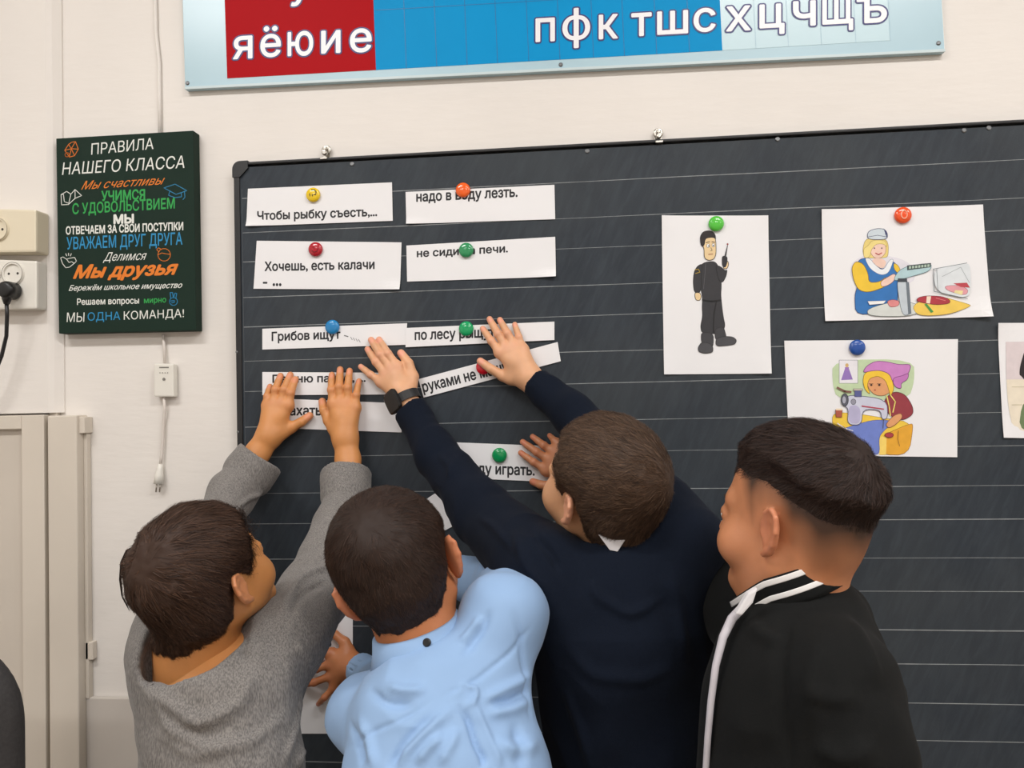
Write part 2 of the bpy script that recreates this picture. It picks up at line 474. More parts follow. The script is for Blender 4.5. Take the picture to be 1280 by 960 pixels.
AZ = [0, .5, .9, 1.12, 1.28, 1.42, 1.6, 1.85, 2.05, 2.4, math.pi]
def hair_region(P, H, hl, jit=.004):
    """signed height above the hairline, metres, for local points P"""
    az = np.arctan2(np.abs(P[..., 0]), P[..., 1]); z = np.interp(az, AZ, hl)
    return P[..., 2]-z

HL = [.078, .074, .052, .012, -.006, .020, .026, .012, -.022, -.050, -.058]

def hair(H, F, bald, T, Ts, whorl, mat_cap, parent, n=9000, length=.03, hl=HL, seed=1, lift=.003, width=.0008, comb=None, lump=.002, fade=.03, zt=.03, back=0.0, pw=.5, spot=0):
    X, Y, Z = np.meshgrid(*F.ax, indexing='ij'); P = H.loc(np.stack([X, Y, Z], -1).reshape(-1, 3).astype(np.float64))
    R = hair_region(P, H, hl); R = R+.005*vnoise(P, 120, seed)
    k = np.clip(R/fade, 0, 1)
    top = np.clip((P[:, 2]-zt+.02-back*np.minimum(P[:, 1], 0))/.05, 0, 1); top = top*top*(3-2*top)
    t = np.where(R < 0, np.maximum(R*.5, -.012), 0)+(-.0012+(Ts+(T-Ts)*top+.0012)*k**pw)*(R > 0)-.0012*(R <= 0)
    t += (lump*vnoise(P, 45, seed)+lump*.5*vnoise(P, 110, seed+1))*k*np.minimum(1, (Ts+(T-Ts)*top)/.006)
    if spot: t -= spot*np.exp(-(np.linalg.norm(P-np.array(whorl), axis=1)/.008)**2)
    G = Field.__new__(Field); G.lo, G.h, G.n, G.ax = F.lo, F.h, F.n, F.ax
    G.f = (bald-t.reshape(bald.shape)*H.s).astype(np.float32)
    V, Q = G.mesh(1); Q = fix2(V, Q, H.c)
    # strands: ribbons that run over the hair surface away from the whorl
    rg = np.random.default_rng(seed)
    N = normals(V, Q); L = H.loc(V); Rv = hair_region(L, H, hl)
    cand = np.where((Rv > .004))[0]; th = Ts+(T-Ts)*np.clip((L[cand, 2]-zt+.02-back*np.minimum(L[cand, 1], 0))/.05, 0, 1)
    w = np.clip(th/.006, .05, 1); w = w*(1-.97*np.exp(-(np.linalg.norm(V[cand]-H.w(*whorl), axis=1)/.012)**2) if spot else 1); w /= w.sum()
    idx = rg.choice(cand, n, p=w); p = V[idx]+rg.normal(0, .0012, (n, 3)); g = np.gradient(G.f, G.h)
    def samp(A, P):
        q = (P-G.lo)/G.h; i = np.clip(np.floor(q).astype(int), 0, np.array(A.shape)-2); f = q-i; r = 0
        for a in (0, 1):
            for b in (0, 1):
                for c in (0, 1):
                    r = r+(f[:, 0] if a else 1-f[:, 0])*(f[:, 1] if b else 1-f[:, 1])*(f[:, 2] if c else 1-f[:, 2])*A[i[:, 0]+a, i[:, 1]+b, i[:, 2]+c]
        return r
    wh = H.w(*whorl); S = 4
    Lp = H.loc(p); tl = Ts+(T-Ts)*np.clip((Lp[:, 2]-zt+.02-back*np.minimum(Lp[:, 1], 0))/.05, 0, 1)
    ln = length*np.clip(tl/max(T, 1e-4), .12, 1)*rg.uniform(.6, 1.25, n)
    clump = np.stack([vnoise(p, 90, seed+9), vnoise(p, 90, seed+19), vnoise(p, 90, seed+29)], 1)*.45
    rnd = rg.normal(0, .16, (n, 3))+clump
    pts = []; sides = []
    for k2 in range(S+1):
        nn = np.stack([samp(a, p) for a in g], 1); nn /= np.linalg.norm(nn, axis=1, keepdims=True)+1e-9
        rad = p-wh; rad /= np.linalg.norm(rad, axis=1, keepdims=True)+.004
        if comb is not None:
            rad = rad+comb(H.loc(p))@H.R
        d = rad+.45*np.cross(nn, rad)*np.exp(-np.linalg.norm(p-wh, axis=1)/.035)[:, None]+rnd
        d -= nn*np.einsum('ij,ij->i', d, nn)[:, None]; d /= np.linalg.norm(d, axis=1, keepdims=True)+1e-9
        off = -.0008+(lift*rg.uniform(.3, 1.3, n))*(k2/S)**1.5*np.clip(tl/.006, .1, 1)
        p = p-nn*np.clip(samp(G.f, p)-off, -.004, .004)[:, None]
        sd = np.cross(nn, d); sd = sd*.8+nn*rg.normal(0, .35, (n, 1)); wv = width*.5*(1-.75*k2/S)
        pts.append((p-sd*wv, p+sd*wv)); p = p+d*(ln/S)[:, None]
    SV = np.stack([x for q in pts for x in q], 1).reshape(-1, 3)      # n * (2(S+1))
    base = (np.arange(n)*2*(S+1))[:, None]
    SQ = np.concatenate([base+np.array([[2*k2, 2*k2+1, 2*k2+3, 2*k2+2]]) for k2 in range(S)])
    sh = np.repeat(rg.random(n), 2*(S+1))
    AV = np.concatenate([V, SV]); AF = np.concatenate([Q, SQ+len(V)])
    shade = np.concatenate([np.full(len(V), .3), sh])
    return mesh_np('hair', AV, AF, mat_cap, parent, attrs={'strand': shade})

def fix2(V, Q, c):
    N = np.cross(V[Q[:, 2]]-V[Q[:, 0]], V[Q[:, 3]]-V[Q[:, 1]]); s = np.einsum('ij,ij->i', N, V[Q[:, 0]]-c).sum()
    return Q if s > 0 else Q[:, ::-1]

def outward(V, F):
    """orient by enclosed volume"""
    a = V.mean(0); v = 0
    for i, j, k in ((0, 1, 2), (0, 2, 3)):
        v += np.einsum('ij,ij->i', np.cross(V[F[:, i]]-a, V[F[:, j]]-a), V[F[:, k]]-a).sum()
    return F if v > 0 else F[:, ::-1]

def hand_field(tips, knk, thumb, wrist, arm, r=.0071, rw=.020, ra=.024, toward=(0, -1, 0), bend=.006, palm=.0105, sq=1.25, h=.0013, tr=1.0):
    """tips, knk: four world points index..little; thumb: cmc, mcp, ip, tip; arm: list of points back from the wrist"""
    allp = np.array(list(tips)+list(knk)+list(thumb)+[wrist]+list(arm)); F = Field(allp.min(0)-.03, allp.max(0)+.03, h); t = np.asarray(toward, float)
    nails = []; kns = []
    order = [1.0, 1.04, 1.0, .88]
    for i in range(4):
        K, T = np.asarray(knk[i]), np.asarray(tips[i]); q = r*order[i]
        A = K*.52+T*.48+t*bend; B = K*.24+T*.76+t*bend*.55
        F.path([K, A, B, T], [q*1.18, q*1.08, q*.98, q*.86], .0012)
        F.ell(A+t*q*.15, [q*1.10]*3, None, .003); kns.append((A+t*q*.9, q)); kns.append((K+t*q*.9, q*1.2))
        nails.append((T+t*q*.8-(T-B)*.12, q*.85))
    th = [np.asarray(p, float) for p in thumb]
    F.path(th[1:], [r*1.42*tr, r*1.28*tr, r*1.05*tr], .0015)
    nails.append((th[3]+t*r*.8-(th[3]-th[2])*.08, r))
    P = Field(F.lo, F.lo+(F.n-1)*h, h); P.n = F.n; P.ax = F.ax; P.f = np.full(F.n, .3, np.float32)
    for i in range(4): P.cone(wrist, rw*.78, np.asarray(knk[i]), palm, .014, n=t, sq=1.05)
    P.cone(np.asarray(knk[0]), palm*.96, np.asarray(knk[3]), palm*.9, .006)
    P.cone(np.asarray(wrist)*.6+th[0]*.4, rw*.8, th[1], r*1.5, .012)
    P.cone(th[1]*.5+th[0]*.5, r*1.3, np.asarray(knk[0])*.6+np.asarray(wrist)*.4, r*1.5, .012)
    ap = [np.asarray(wrist)]+[np.asarray(a) for a in arm]
    P.path(ap, [rw]+[ra-(i*.0012) for i in range(len(arm))], .012, n=t, sq=sq)
    hh = np.clip(.006-np.abs(F.f-P.f), 0, None)/.006
    F.f = np.minimum(F.f, P.f)-hh*hh*.006*.25
    V, Q = F.mesh(1)
    nail = np.zeros(len(V))
    for c, q in nails: nail = np.maximum(nail, np.clip(1.6-np.linalg.norm(V-c, axis=1)/q, 0, 1))
    for c, q in kns: nail = np.maximum(nail, .4*np.exp(-(np.linalg.norm(V-c, axis=1)/(q*1.1))**2))
    return V, outward(V, Q), nail

def generic_hand(wrist, fdir, back, side, s=.88):
    """relaxed hand: fdir along the fingers, back = out of the back of the hand, side = towards the thumb"""
    f, b, d = unit(fdir), unit(back), unit(side); w = np.asarray(wrist, float)
    kn = [w+f*.072*s*k+d*x*s+b*.004 for x, k in ((.026, 1), (.009, 1.04), (-.009, 1.0), (-.025, .92))]
    tp = [k+f*l*s-b*.014 for k, l in zip(kn, (.062, .070, .064, .050))]
    th = [w+f*.018*s+d*.018*s, w+f*.045*s+d*.040*s-b*.006, w+f*.070*s+d*.050*s-b*.010, w+f*.090*s+d*.053*s-b*.013]
    return tp, kn, th

def merge(parts):
    """parts: (V, F, attrs) -> one mesh"""
    keys = ('stub', 'pink'); o = 0; Vs, Fs, A = [], [], {k: [] for k in keys}
    for V, F, at in parts:
        Vs.append(V); Fs.append(F+o); o += len(V)
        for k in keys: A[k].append(at.get(k, np.zeros(len(V))))
    return np.concatenate(Vs), np.concatenate(Fs), {k: np.concatenate(A[k]) for k in keys}

def limbs(base, pel, feet, chest, neck, sh, arms, ft, hipr=.095):
    """plain body under the clothes: torso, arms, legs"""
    pts = np.array([pel, chest, neck]+[p for a in arms for p in a]+[q for k in feet for q in k]); F = Field(pts.min(0)-.16, pts.max(0)+.16, .009)
    F.path([pel, chest], [.088, .092], .03, n=ft, sq=1.3)
    F.cone(chest, .085, neck, .045, .03, n=ft, sq=1.3)
    for a in arms:
        F.cone(neck, .035, a[0], .035, .03); F.path(a, [.034, .028, .022][:len(a)], .012)
    for k in feet: F.path([pel+(k[0]-pel)*.4]+list(k), [.07, .062, .043, .03], .02)
    V, Q = F.mesh(1); return V, outward(V, Q), {}

def trousers(feet, pel, waist, material, shoe_mat, parent, ft, r=.118):
    """feet: [(hip, knee, ankle), ...]"""
    pts = np.array([waist]+[q for k in feet for q in k]); F = Field(pts.min(0)-.17, pts.max(0)+.16, .008)
    F.cone(waist, r*.78, pel, r*.90, .02, n=ft, sq=1.3)
    for k in feet: F.path([pel+(k[0]-pel)*.75]+list(k), [.080, .080, .060, .050], .03)
    for k in feet: F.plane(k[2]-np.array([0, 0, .02]), (0, 0, -1), .11)
    F.plane(waist+np.array([0, 0, .03]), (0, 0, 1), .25)
    V, Q = F.mesh(1); Q = outward(V, Q)
    V = V+normals(V, Q)*(.004*vnoise(V, 14, 3)+.002*vnoise(V*np.array([1, 1, .35]), 50, 4))[:, None]
    mesh_np('trousers', V, Q, material, parent)
    for k in feet:
        a = np.array([k[2][0], k[2][1], 0.0]); d = unit(np.array([ft[0], ft[1], 0]))
        G = Field(a-[.2, .2, .01], a+[.2, .2, .14], .005)
        G.path([a-d*.035+[0, 0, .045], a+d*.05+[0, 0, .036], a+d*.125+[0, 0, .030]], [.038, .037, .030], .02)
        G.cone(a+[0, 0, .05], .036, a+[0, 0, .095], .036, .015)
        G.plane(a+[0, 0, .004], (0, 0, -1), .3)
        V, Q = G.mesh(1); mesh_np('shoe', V, outward(V, Q), shoe_mat, parent)

def leg_set(pel, ft, spread=.075, knee_f=.02):
    f = unit(np.array([ft[0], ft[1], 0])); s = np.cross(f, [0, 0, 1]); out = []
    for q in (-1, 1):
        hip = pel+s*q*spread*.85-np.array([0, 0, .03]); an = np.array([pel[0], pel[1], 0])+s*q*(spread+.01)+np.array([0, 0, .075])-f*.01
        out.append((hip, (hip+an)/2+f*knee_f, an))
    return out

def sleeve(F, pts, rad, cuff_dir=None, k=.02, hollow=.02, sq=1.0, n=None, wall=.004):
    """last point is the opening; the sleeve runs a little past it and is cut there and hollowed"""
    pts = [np.asarray(p, float) for p in pts]; d = unit(pts[-1]-pts[-2]) if cuff_dir is None else unit(cuff_dir)
    r = rad[-1]; P2 = pts+[pts[-1]+d*r*1.2]; F.path(P2, list(rad)+[r], k)
    return (pts[-1], d, r, wall, hollow)

def cut_sleeve(F, c, d, r, wall, hollow, ball=2.6):
    F.plane(c, d, r*ball)
    F.cone(c-d*hollow, r-wall, c+d*.03, r-wall, 0.0, 's')

# ------------------------------------------------------------------ lamps of the room (real ceiling fixtures)
CEIL = 3.1
M_paint = mat('wall_paint', srgb(231, 226, 220), .55, noise=.05, nscale=3, bump=.35, bscale=14, bstretch=(1, 1, 4), bdist=.002)
M_trim = mat('trim_paint', srgb(214, 205, 192), .5, noise=.05, nscale=4, bump=.15, bscale=20, bdist=.002)
M_trim2 = mat('panel_paint', srgb(205, 196, 184), .5, noise=.05, nscale=4, bump=.1, bscale=20)
M_floor = mat('linoleum', srgb(140, 124, 106), .45, noise=.25, nscale=8, nstretch=(1, 6, 1))
M_ceil = mat('ceiling_paint', srgb(235, 232, 226), .8)
M_lampmetal = mat('lamp_housing', srgb(230, 230, 228), .4)

def ceiling_lamp(x, y, where, power):
    o = empty('ceiling_light', (x, y, CEIL-.04)); tag(o, 'long white ceiling light fixture, '+where, 'light', 'ceiling light fixtures')
    h = MB(); h.box((x-.62, y-.14, CEIL-.06), (x+.62, y+.14, CEIL)); h.build('housing', M_lampmetal, o, bevel=.004)
    ld = bpy.data.lights.new('lamp', 'AREA'); ld.shape = 'RECTANGLE'; ld.size = 1.15; ld.size_y = .24; ld.energy = power; ld.color = (1.0, .98, .965)
    l = bpy.data.objects.new('lamp', ld); COL.objects.link(l); l.parent = o; l.location = (0, 0, -.03)

# ------------------------------------------------------------------ the setting
def structure(name, lo, hi, material, bevel=0.0, parent=None):
    b = MB(); b.box(lo, hi); o = b.build(name, material, parent, bevel=bevel)
    if parent is None: o['kind'] = 'structure'
    return o
XL, XR, YB = -2.6, 4.2, -6.0
structure('wall_back', (XL, 0, 0), (XR, .2, CEIL), M_paint)
structure('wall_left', (XL-.2, YB, 0), (XL, .2, CEIL), M_paint)
structure('wall_right', (XR, YB, 0), (XR+.2, .2, CEIL), M_paint)
structure('wall_front', (XL, YB-.2, 0), (XR, YB, CEIL), M_paint)
structure('floor', (XL-.2, YB-.2, -.1), (XR+.2, .2, 0), M_floor)
structure('ceiling', (XL-.2, YB-.2, CEIL), (XR+.2, .2, CEIL+.1), M_ceil)
for (x, y, wh) in ((-1.2, -1.6, 'left one near the chalkboard'), (.9, -1.6, 'middle one near the chalkboard'), (3.0, -1.6, 'right one near the chalkboard'), (-1.2, -4.0, 'left one at the back of the room'), (.9, -4.0, 'middle one at the back of the room'), (3.0, -4.0, 'right one at the back of the room')):
    ceiling_lamp(x, y, wh, 33)

p = lambda px, py, y=0.0: W(px, py, y)
xz = lambda px, py, y=0.0: (W(px, py, y)[0], W(px, py, y)[2])
# shallow pilaster at the left, above the cupboard front
zc = p(60, 516)[2]
b = MB(); xa = p(79, 100)[0]; b.V = []
for z in (zc, CEIL):
    for (x, y) in ((XL, 0), (XL, -.022), (xa-.022, -.022), (xa-.012, -.016), (xa, -.004), (xa, 0)): b.V.append((x, y, z))
b.F = [tuple(range(6)), tuple(range(11, 5, -1))]+[(k, k+6, (k+1) % 6+6, (k+1) % 6) for k in range(6)]; b.M = [0]*len(b.F)
o = b.build('trim_1', M_paint); o['kind'] = 'structure'
# cupboard front / door below it: stile, rail, recessed panel
door = empty('door_1', (p(20, 900)[0]-.2, 0, 0)); door['kind'] = 'structure'
x1, x0 = p(69, 700)[0], p(41, 700)[0]; zr = p(30, 519)[2]; zr2 = p(30, 536)[2]
b = MB(); b.box((x0, -.030, 0.02), (x1, -.001, zr)); b.build('stile', M_trim, door, bevel=.002)
b = MB(); b.box((XL+.01, -.030, zr2), (x0, -.001, zr)); b.build('rail', M_trim, door, bevel=.002)
b = MB(); b.box((XL+.01, -.018, 0.02), (x0, -.001, zr2)); b.build('panel', M_trim2, door)
# casing strip and the side edge of the white wall panel
xc0, xc1, xc2 = p(75, 700)[0], p(111, 700)[0], p(117, 700)[0]
structure('trim_2', (xc0, -.034, 0), (xc1, -.0005, p(90, 519)[2]), M_trim, bevel=.003)
b = MB(); b.box((xc1, -.014, p(110, 870)[2]), (xc2-.003, -.0005, p(110, 541)[2])); b.box((xc1-.002, -.026, p(110, 541)[2]), (xc2+.001, -.0005, p(110, 521)[2]))
b.box((xc1-.002, -.014, p(110, 822)[2]), (xc2+.006, -.0005, p(110, 800)[2]))
o = b.build('trim_3', M_trim, bevel=.0015); o['kind'] = 'structure'
b = MB(); b.box((p(68, 700)[0], -.012, p(90, 527)[2]), (xc0+.004, -.0005, p(90, 513)[2])); o = b.build('trim_4', M_trim2, bevel=.001); o['kind'] = 'structure'
zb = p(150, 870)[2]
structure('baseboard_back', (xc1, -.012, 0), (XR, -.0005, zb), mat('dado_paint', srgb(203, 196, 188), .5, noise=.06, nscale=5), bevel=.002)

# ------------------------------------------------------------------ chalkboard
YF = -.020
zt = .5*(p(700, 183, YF)[2]+p(310, 201, YF)[2]); xl = p(295, 400, YF)[0]; zbot = .42; xr = 1.75
M_slate = mat('slate', srgb(33, 41, 50), .62, noise=0, nscale=7.0, nstretch=(2, 1, .8), col2=srgb(45, 53, 61), bump=.15, bscale=300, detail=9, lo=.25, hi=.75, spec=.35)
# faint diagonal smears of wiped chalk over the slate
nt = M_slate.node_tree; N = nt.nodes; L = nt.links; bs = N['Principled BSDF']; src = bs.inputs['Base Color'].links[0].from_socket
tc = N.new('ShaderNodeTexCoord'); mp = N.new('ShaderNodeMapping'); mp.vector_type = 'TEXTURE'; mp.inputs['Rotation'].default_value = (0, math.radians(24), 0); mp.inputs['Scale'].default_value = (.030, 1, .16)
nz = N.new('ShaderNodeTexNoise'); nz.inputs['Scale'].default_value = 2.2; nz.inputs['Detail'].default_value = 8; nz.inputs['Roughness'].default_value = .62; nz.inputs['Distortion'].default_value = .5
rm = N.new('ShaderNodeMapRange'); rm.inputs[1].default_value = .42; rm.inputs[2].default_value = .8; rm.inputs[4].default_value = .42
mx = N.new('ShaderNodeMix'); mx.data_type = 'RGBA'; mx.inputs[7].default_value = srgb(68, 76, 84)
L.new(tc.outputs['Object'], mp.inputs['Vector']); L.new(mp.outputs[0], nz.inputs['Vector']); L.new(nz.outputs['Fac'], rm.inputs[0]); L.new(rm.outputs[0], mx.inputs[0]); L.new(src, mx.inputs[6]); n2 = N.new('ShaderNodeTexNoise'); n2.inputs['Scale'].default_value = 2.4; n2.inputs['Detail'].default_value = 5; r2 = N.new('ShaderNodeMapRange'); r2.inputs[1].default_value = .42; r2.inputs[2].default_value = .72; r2.inputs[4].default_value = .5
m2 = N.new('ShaderNodeMix'); m2.data_type = 'RGBA'; m2.inputs[7].default_value = srgb(66, 70, 71); L.new(tc.outputs['Object'], n2.inputs['Vector']); L.new(n2.outputs['Fac'], r2.inputs[0]); L.new(r2.outputs[0], m2.inputs[0]); L.new(mx.outputs[2], m2.inputs[6]); L.new(m2.outputs[2], bs.inputs['Base Color'])
M_bframe = mat('board_edging', srgb(30, 31, 34), .45, noise=.2, nscale=30)
M_chalk = mat('chalk', srgb(150, 154, 156), .9, noise=.3, nscale=60)
M_screw = mat('screw', srgb(120, 122, 124), .35, metal=.8)
M_chrome = mat('chrome', srgb(190, 186, 178), .25, metal=.95)
board = empty('chalkboard', (0.3, -.01, zbot)); tag(board, 'large dark slate chalkboard with ruled white lines hung on the wall', 'chalkboard')
b = MB(); b.box((xl+.010, YF, zbot+.010), (xr-.01, -.004, zt-.010)); b.build('writing_surface', M_slate, board)
for lo, hi in (((xl, YF-.0030, zbot), (xl+.012, -.004, zt-.016)), ((xl+.016, YF-.0030, zt-.006), (xr-.016, -.004, zt)), ((xl+.016, YF-.003, zbot), (xr-.016, -.004, zbot+.012)), ((xr-.012, YF-.003, zbot), (xr, -.004, zt-.016))):
    b = MB(); b.box(lo, hi); b.build('edging', M_bframe, board, bevel=.002)
for (cx, cz, sx, sz) in ((xl, zt, 1, -1), (xr, zt, -1, -1), (xl, zbot, 1, 1), (xr, zbot, -1, 1)):
    b = MB(); n = 6; R = .016
    pts = [(cx-.002*sx+sx*(R-R*math.cos(a)), cz-.002*sz+sz*(R-R*math.sin(a))) for a in [math.pi/2*k/n for k in range(n+1)]]+[(cx+sx*.030, cz+sz*(-.002)), (cx+sx*.030, cz+sz*.013), (cx+sx*.013, cz+sz*.030), (cx-sx*.002, cz+sz*.030)]
    if sx*sz > 0: pts = pts[::-1]
    b.slab(pts, YF-.0042, -.003); b.build('corner_cap', M_bframe, board)
ref = {0: .2868, 1: .2395, 2: .1996, 3: .1514, 4: .1115, 5: .0645, 6: .0234, 7: -.0243, 8: -.0655, 9: -.1140, 10: -.155, 11: -.2025, 12: -.2435, 13: -.2910, 14: -.3325, 15: -.3806}
step = -.0449
D = -(CAM[1]-YF)
for i in range(23):
    z = CAM[2]+D*(ref[i] if i in ref else ref[15]+(i-15)*step); rg = random.Random(i)
    b = MB(); x0c = p(304.5, 400, YF)[0]+(rg.random()*.0); x1c = xr-.03; w = .0007 if i < 12 else .0009
    segs = 14; px_ = [x0c+(x1c-x0c)*k/segs for k in range(segs+1)]; zz = [z+rg.uniform(-.0006, .0006) for _ in px_]
    ww = [w*rg.uniform(.55, 1.15) for _ in px_]
    for k in range(segs):
        b.face([(px_[k], YF-.0003, zz[k]-ww[k]), (px_[k+1], YF-.0003, zz[k+1]-ww[k+1]), (px_[k+1], YF-.0003, zz[k+1]+ww[k+1]), (px_[k], YF-.0003, zz[k]+ww[k])])
    b.build('chalk_line', M_chalk, board)
b = MB(); x0c = p(304.5, 400, YF)[0]; b.box((x0c-.0003, YF-.0003, zbot+.03), (x0c+.0003, YF, CAM[2]+D*.30)); b.build('margin_line', mat('faint_chalk', srgb(92, 97, 101), .9), board)
for (a, c) in ((734, 189), (972, 174), (1205, 163), (1236, 160), (440, 205)):
    q = p(a, c, YF); b = MB(); b.lathe(tuple(q), (0, -1, 0), [(0, .0042), (.0012, .0042), (.0018, .0030), (.0018, .0006)], 14); b.build('screw', M_screw, board, smooth=False)
for (a, c) in ((296, 440), (297.5, 540)):
    q = p(a, c, YF-.003); b = MB(); b.lathe(tuple(q), (0, -1, 0), [(0, .0025), (.0008, .0025), (.0012, .001)], 10); b.build('screw', M_screw, board)
for (a, c) in ((407, 189), (823, 168)):
    q = p(a, c, -.012); x, z = q[0], q[2]; b = MB()
    b.box((x-.007, -.006, z-.012), (x+.007, -.002, z+.008)); b.box((x-.007, YF-.006, z-.020), (x+.007, -.002, z-.016))
    b.lathe((x, -.006, z+.004), (0, -1, 0), [(0, .0095), (.002, .0095), (.003, .008), (.003, .0045), (.010, .0045), (.012, .003)], 16)
    b.lathe((x, -.014, z-.005), (0, -1, 0), [(0, .0055), (.006, .0055), (.008, .004)], 12)
    b.build('mounting_clip', M_chrome, board, bevel=.0008)

# ------------------------------------------------------------------ alphabet banner above the board
YA = -.012
M_abg = mat('banner_pale_blue', srgb(178, 208, 220), .25, noise=.05, nscale=5, spec=.5)
M_red = mat('banner_red', srgb(172, 0, 14), .5, spec=.1); M_blue = mat('banner_blue', srgb(0, 148, 210), .5, spec=.12, noise=.05, nscale=5)
M_cell = mat('banner_cell', srgb(192, 219, 228), .25); M_navy = mat('outline_navy', srgb(40, 42, 110), .4); M_white = mat('letter_white', srgb(240, 240, 244), .35)
M_gridb = mat('grid_line', srgb(20, 105, 165), .4); M_gridp = mat('grid_line_pale', srgb(165, 196, 212), .4); M_edge = mat('banner_frame', srgb(196, 212, 216), .35)
ban = empty('alphabet_banner', tuple(p(700, 60, YA))); tag(ban, 'light blue alphabet banner with red and bright blue fields above the chalkboard', 'banner')
q0, q1 = p(231.5, 112, YA), p(1181, 65, YA); upv = np.array([p(228, 0, YA)[0]-q0[0], 0, p(228, 0, YA)[2]-q0[2]]); upv = upv/np.linalg.norm(upv)
HB = .40
def bq(a, c, top, yy):   # bottom edge from pixel a to pixel c, running up to the banner's top
    A, C = np.array(W(*a, yy)), np.array(W(*c, yy)); ht = (top-(A[2]-q0[2]))
    return [A, C, C+upv*(HB-.02-(C[2]-(q0[2]+(q1[2]-q0[2])*(C[0]-q0[0])/(q1[0]-q0[0])))), A+upv*(HB-.02-(A[2]-(q0[2]+(q1[2]-q0[2])*(A[0]-q0[0])/(q1[0]-q0[0]))))]
b = MB(); b.slab([(q[0], q[2]) for q in (q0, q1, q1+upv*HB, q0+upv*HB)], YA, -.001); b.build('backing_board', M_abg, ban, bevel=.001)
for name, a, c, mm, dy in (('red_field', (284, 98), (470, 87.5), M_red, .0004), ('blue_field', (470, 87.5), (903, 63), M_blue, .0004), ('pale_field', (903, 63), (1113, 50.5), M_cell, .0004)):
    b = MB(); b.face(bq(a, c, HB, YA-dy)); b.build(name, mm, ban)
b = MB()
def fr(a, c, w):
    A, C = np.array(a), np.array(c); d = unit(C-A); n = np.array([-d[2], 0, d[0]])*w
    b.slab([(t[0], t[2]) for t in (A, C, C+n, A+n)], YA-.002, YA)
fr(q0, q1, .005); b.build('edge_strip', M_edge, ban)
b = MB()
for a, c0 in ((508, 85.5), (546, 83), (584, 81), (622, 79), (661, 76.7), (700, 74.5), (742, 72), (780.6, 70), (821, 67.6), (862, 65.3)):
    A = np.array(W(a, c0, YA-.0007)); b.face([A-[.0005, 0, 0], A+[.0005, 0, 0], A+upv*.33+[.0005, 0, 0], A+upv*.33-[.0005, 0, 0]], 0)
A, C = np.array(W(470, 13, YA-.0007)), np.array(W(903, -12, YA-.0007)); b.face([A, C, C+[0, 0, .0009], A+[0, 0, .0009]], 0)
for a, c0 in ((945, 60.5), (985.6, 58), (1027, 55.6), (1070, 53), (1113, 50.5)):
    A = np.array(W(a, c0, YA-.0007)); b.face([A-[.0005, 0, 0], A+[.0005, 0, 0], A+upv*.33+[.0005, 0, 0], A+upv*.33-[.0005, 0, 0]], 1)
b.build('grid_lines', [M_gridb, M_gridp], ban)
LET = [('я', 291.5, 45.5, 315, 73), ('ё', 326, 33, 350.5, 71), ('ю', 360, 39.5, 391, 69.5), ('и', 402, 38.5, 425, 66), ('е', 438, 36, 464, 65),
       ('п', 670, 23, 693, 51.5), ('ф', 703.6, 10.5, 737, 59.5), ('к', 749, 18.5, 772, 48), ('т', 789.7, 16.5, 814, 44.5), ('ш', 822, 14, 859.5, 42), ('с', 867.6, 10.5, 894, 39.5),
       ('х', 908, 8, 938, 38), ('ц', 950, 5.5, 980, 42.5), ('ч', 992, 1.5, 1019, 32), ('щ', 1028.5, -1, 1066, 38), ('ъ', 1071.5, -3, 1108, 28), ('у', 362, -30, 388, 7)]
for ch, x0, y0, x1, y1 in LET:
    b = MB(); s = -.055*(x1-x0)
    text(b, ch, (x0, y1-s/2), (x1, y1+s/2), (x0, y0-s/2), YA-.0014, 0, bold=.012, outline=(.034, 1)); b.build('letter', [M_white, M_navy], ban)
for a, c in ((234.5, 104), (701, 81), (1173, 54)):
    q = p(a, c, YA); b = MB(); b.lathe(tuple(q), (0, -1, 0), [(0, .004), (.001, .004), (.002, .0025), (.002, .0006)], 14); b.build('screw', M_screw, ban)

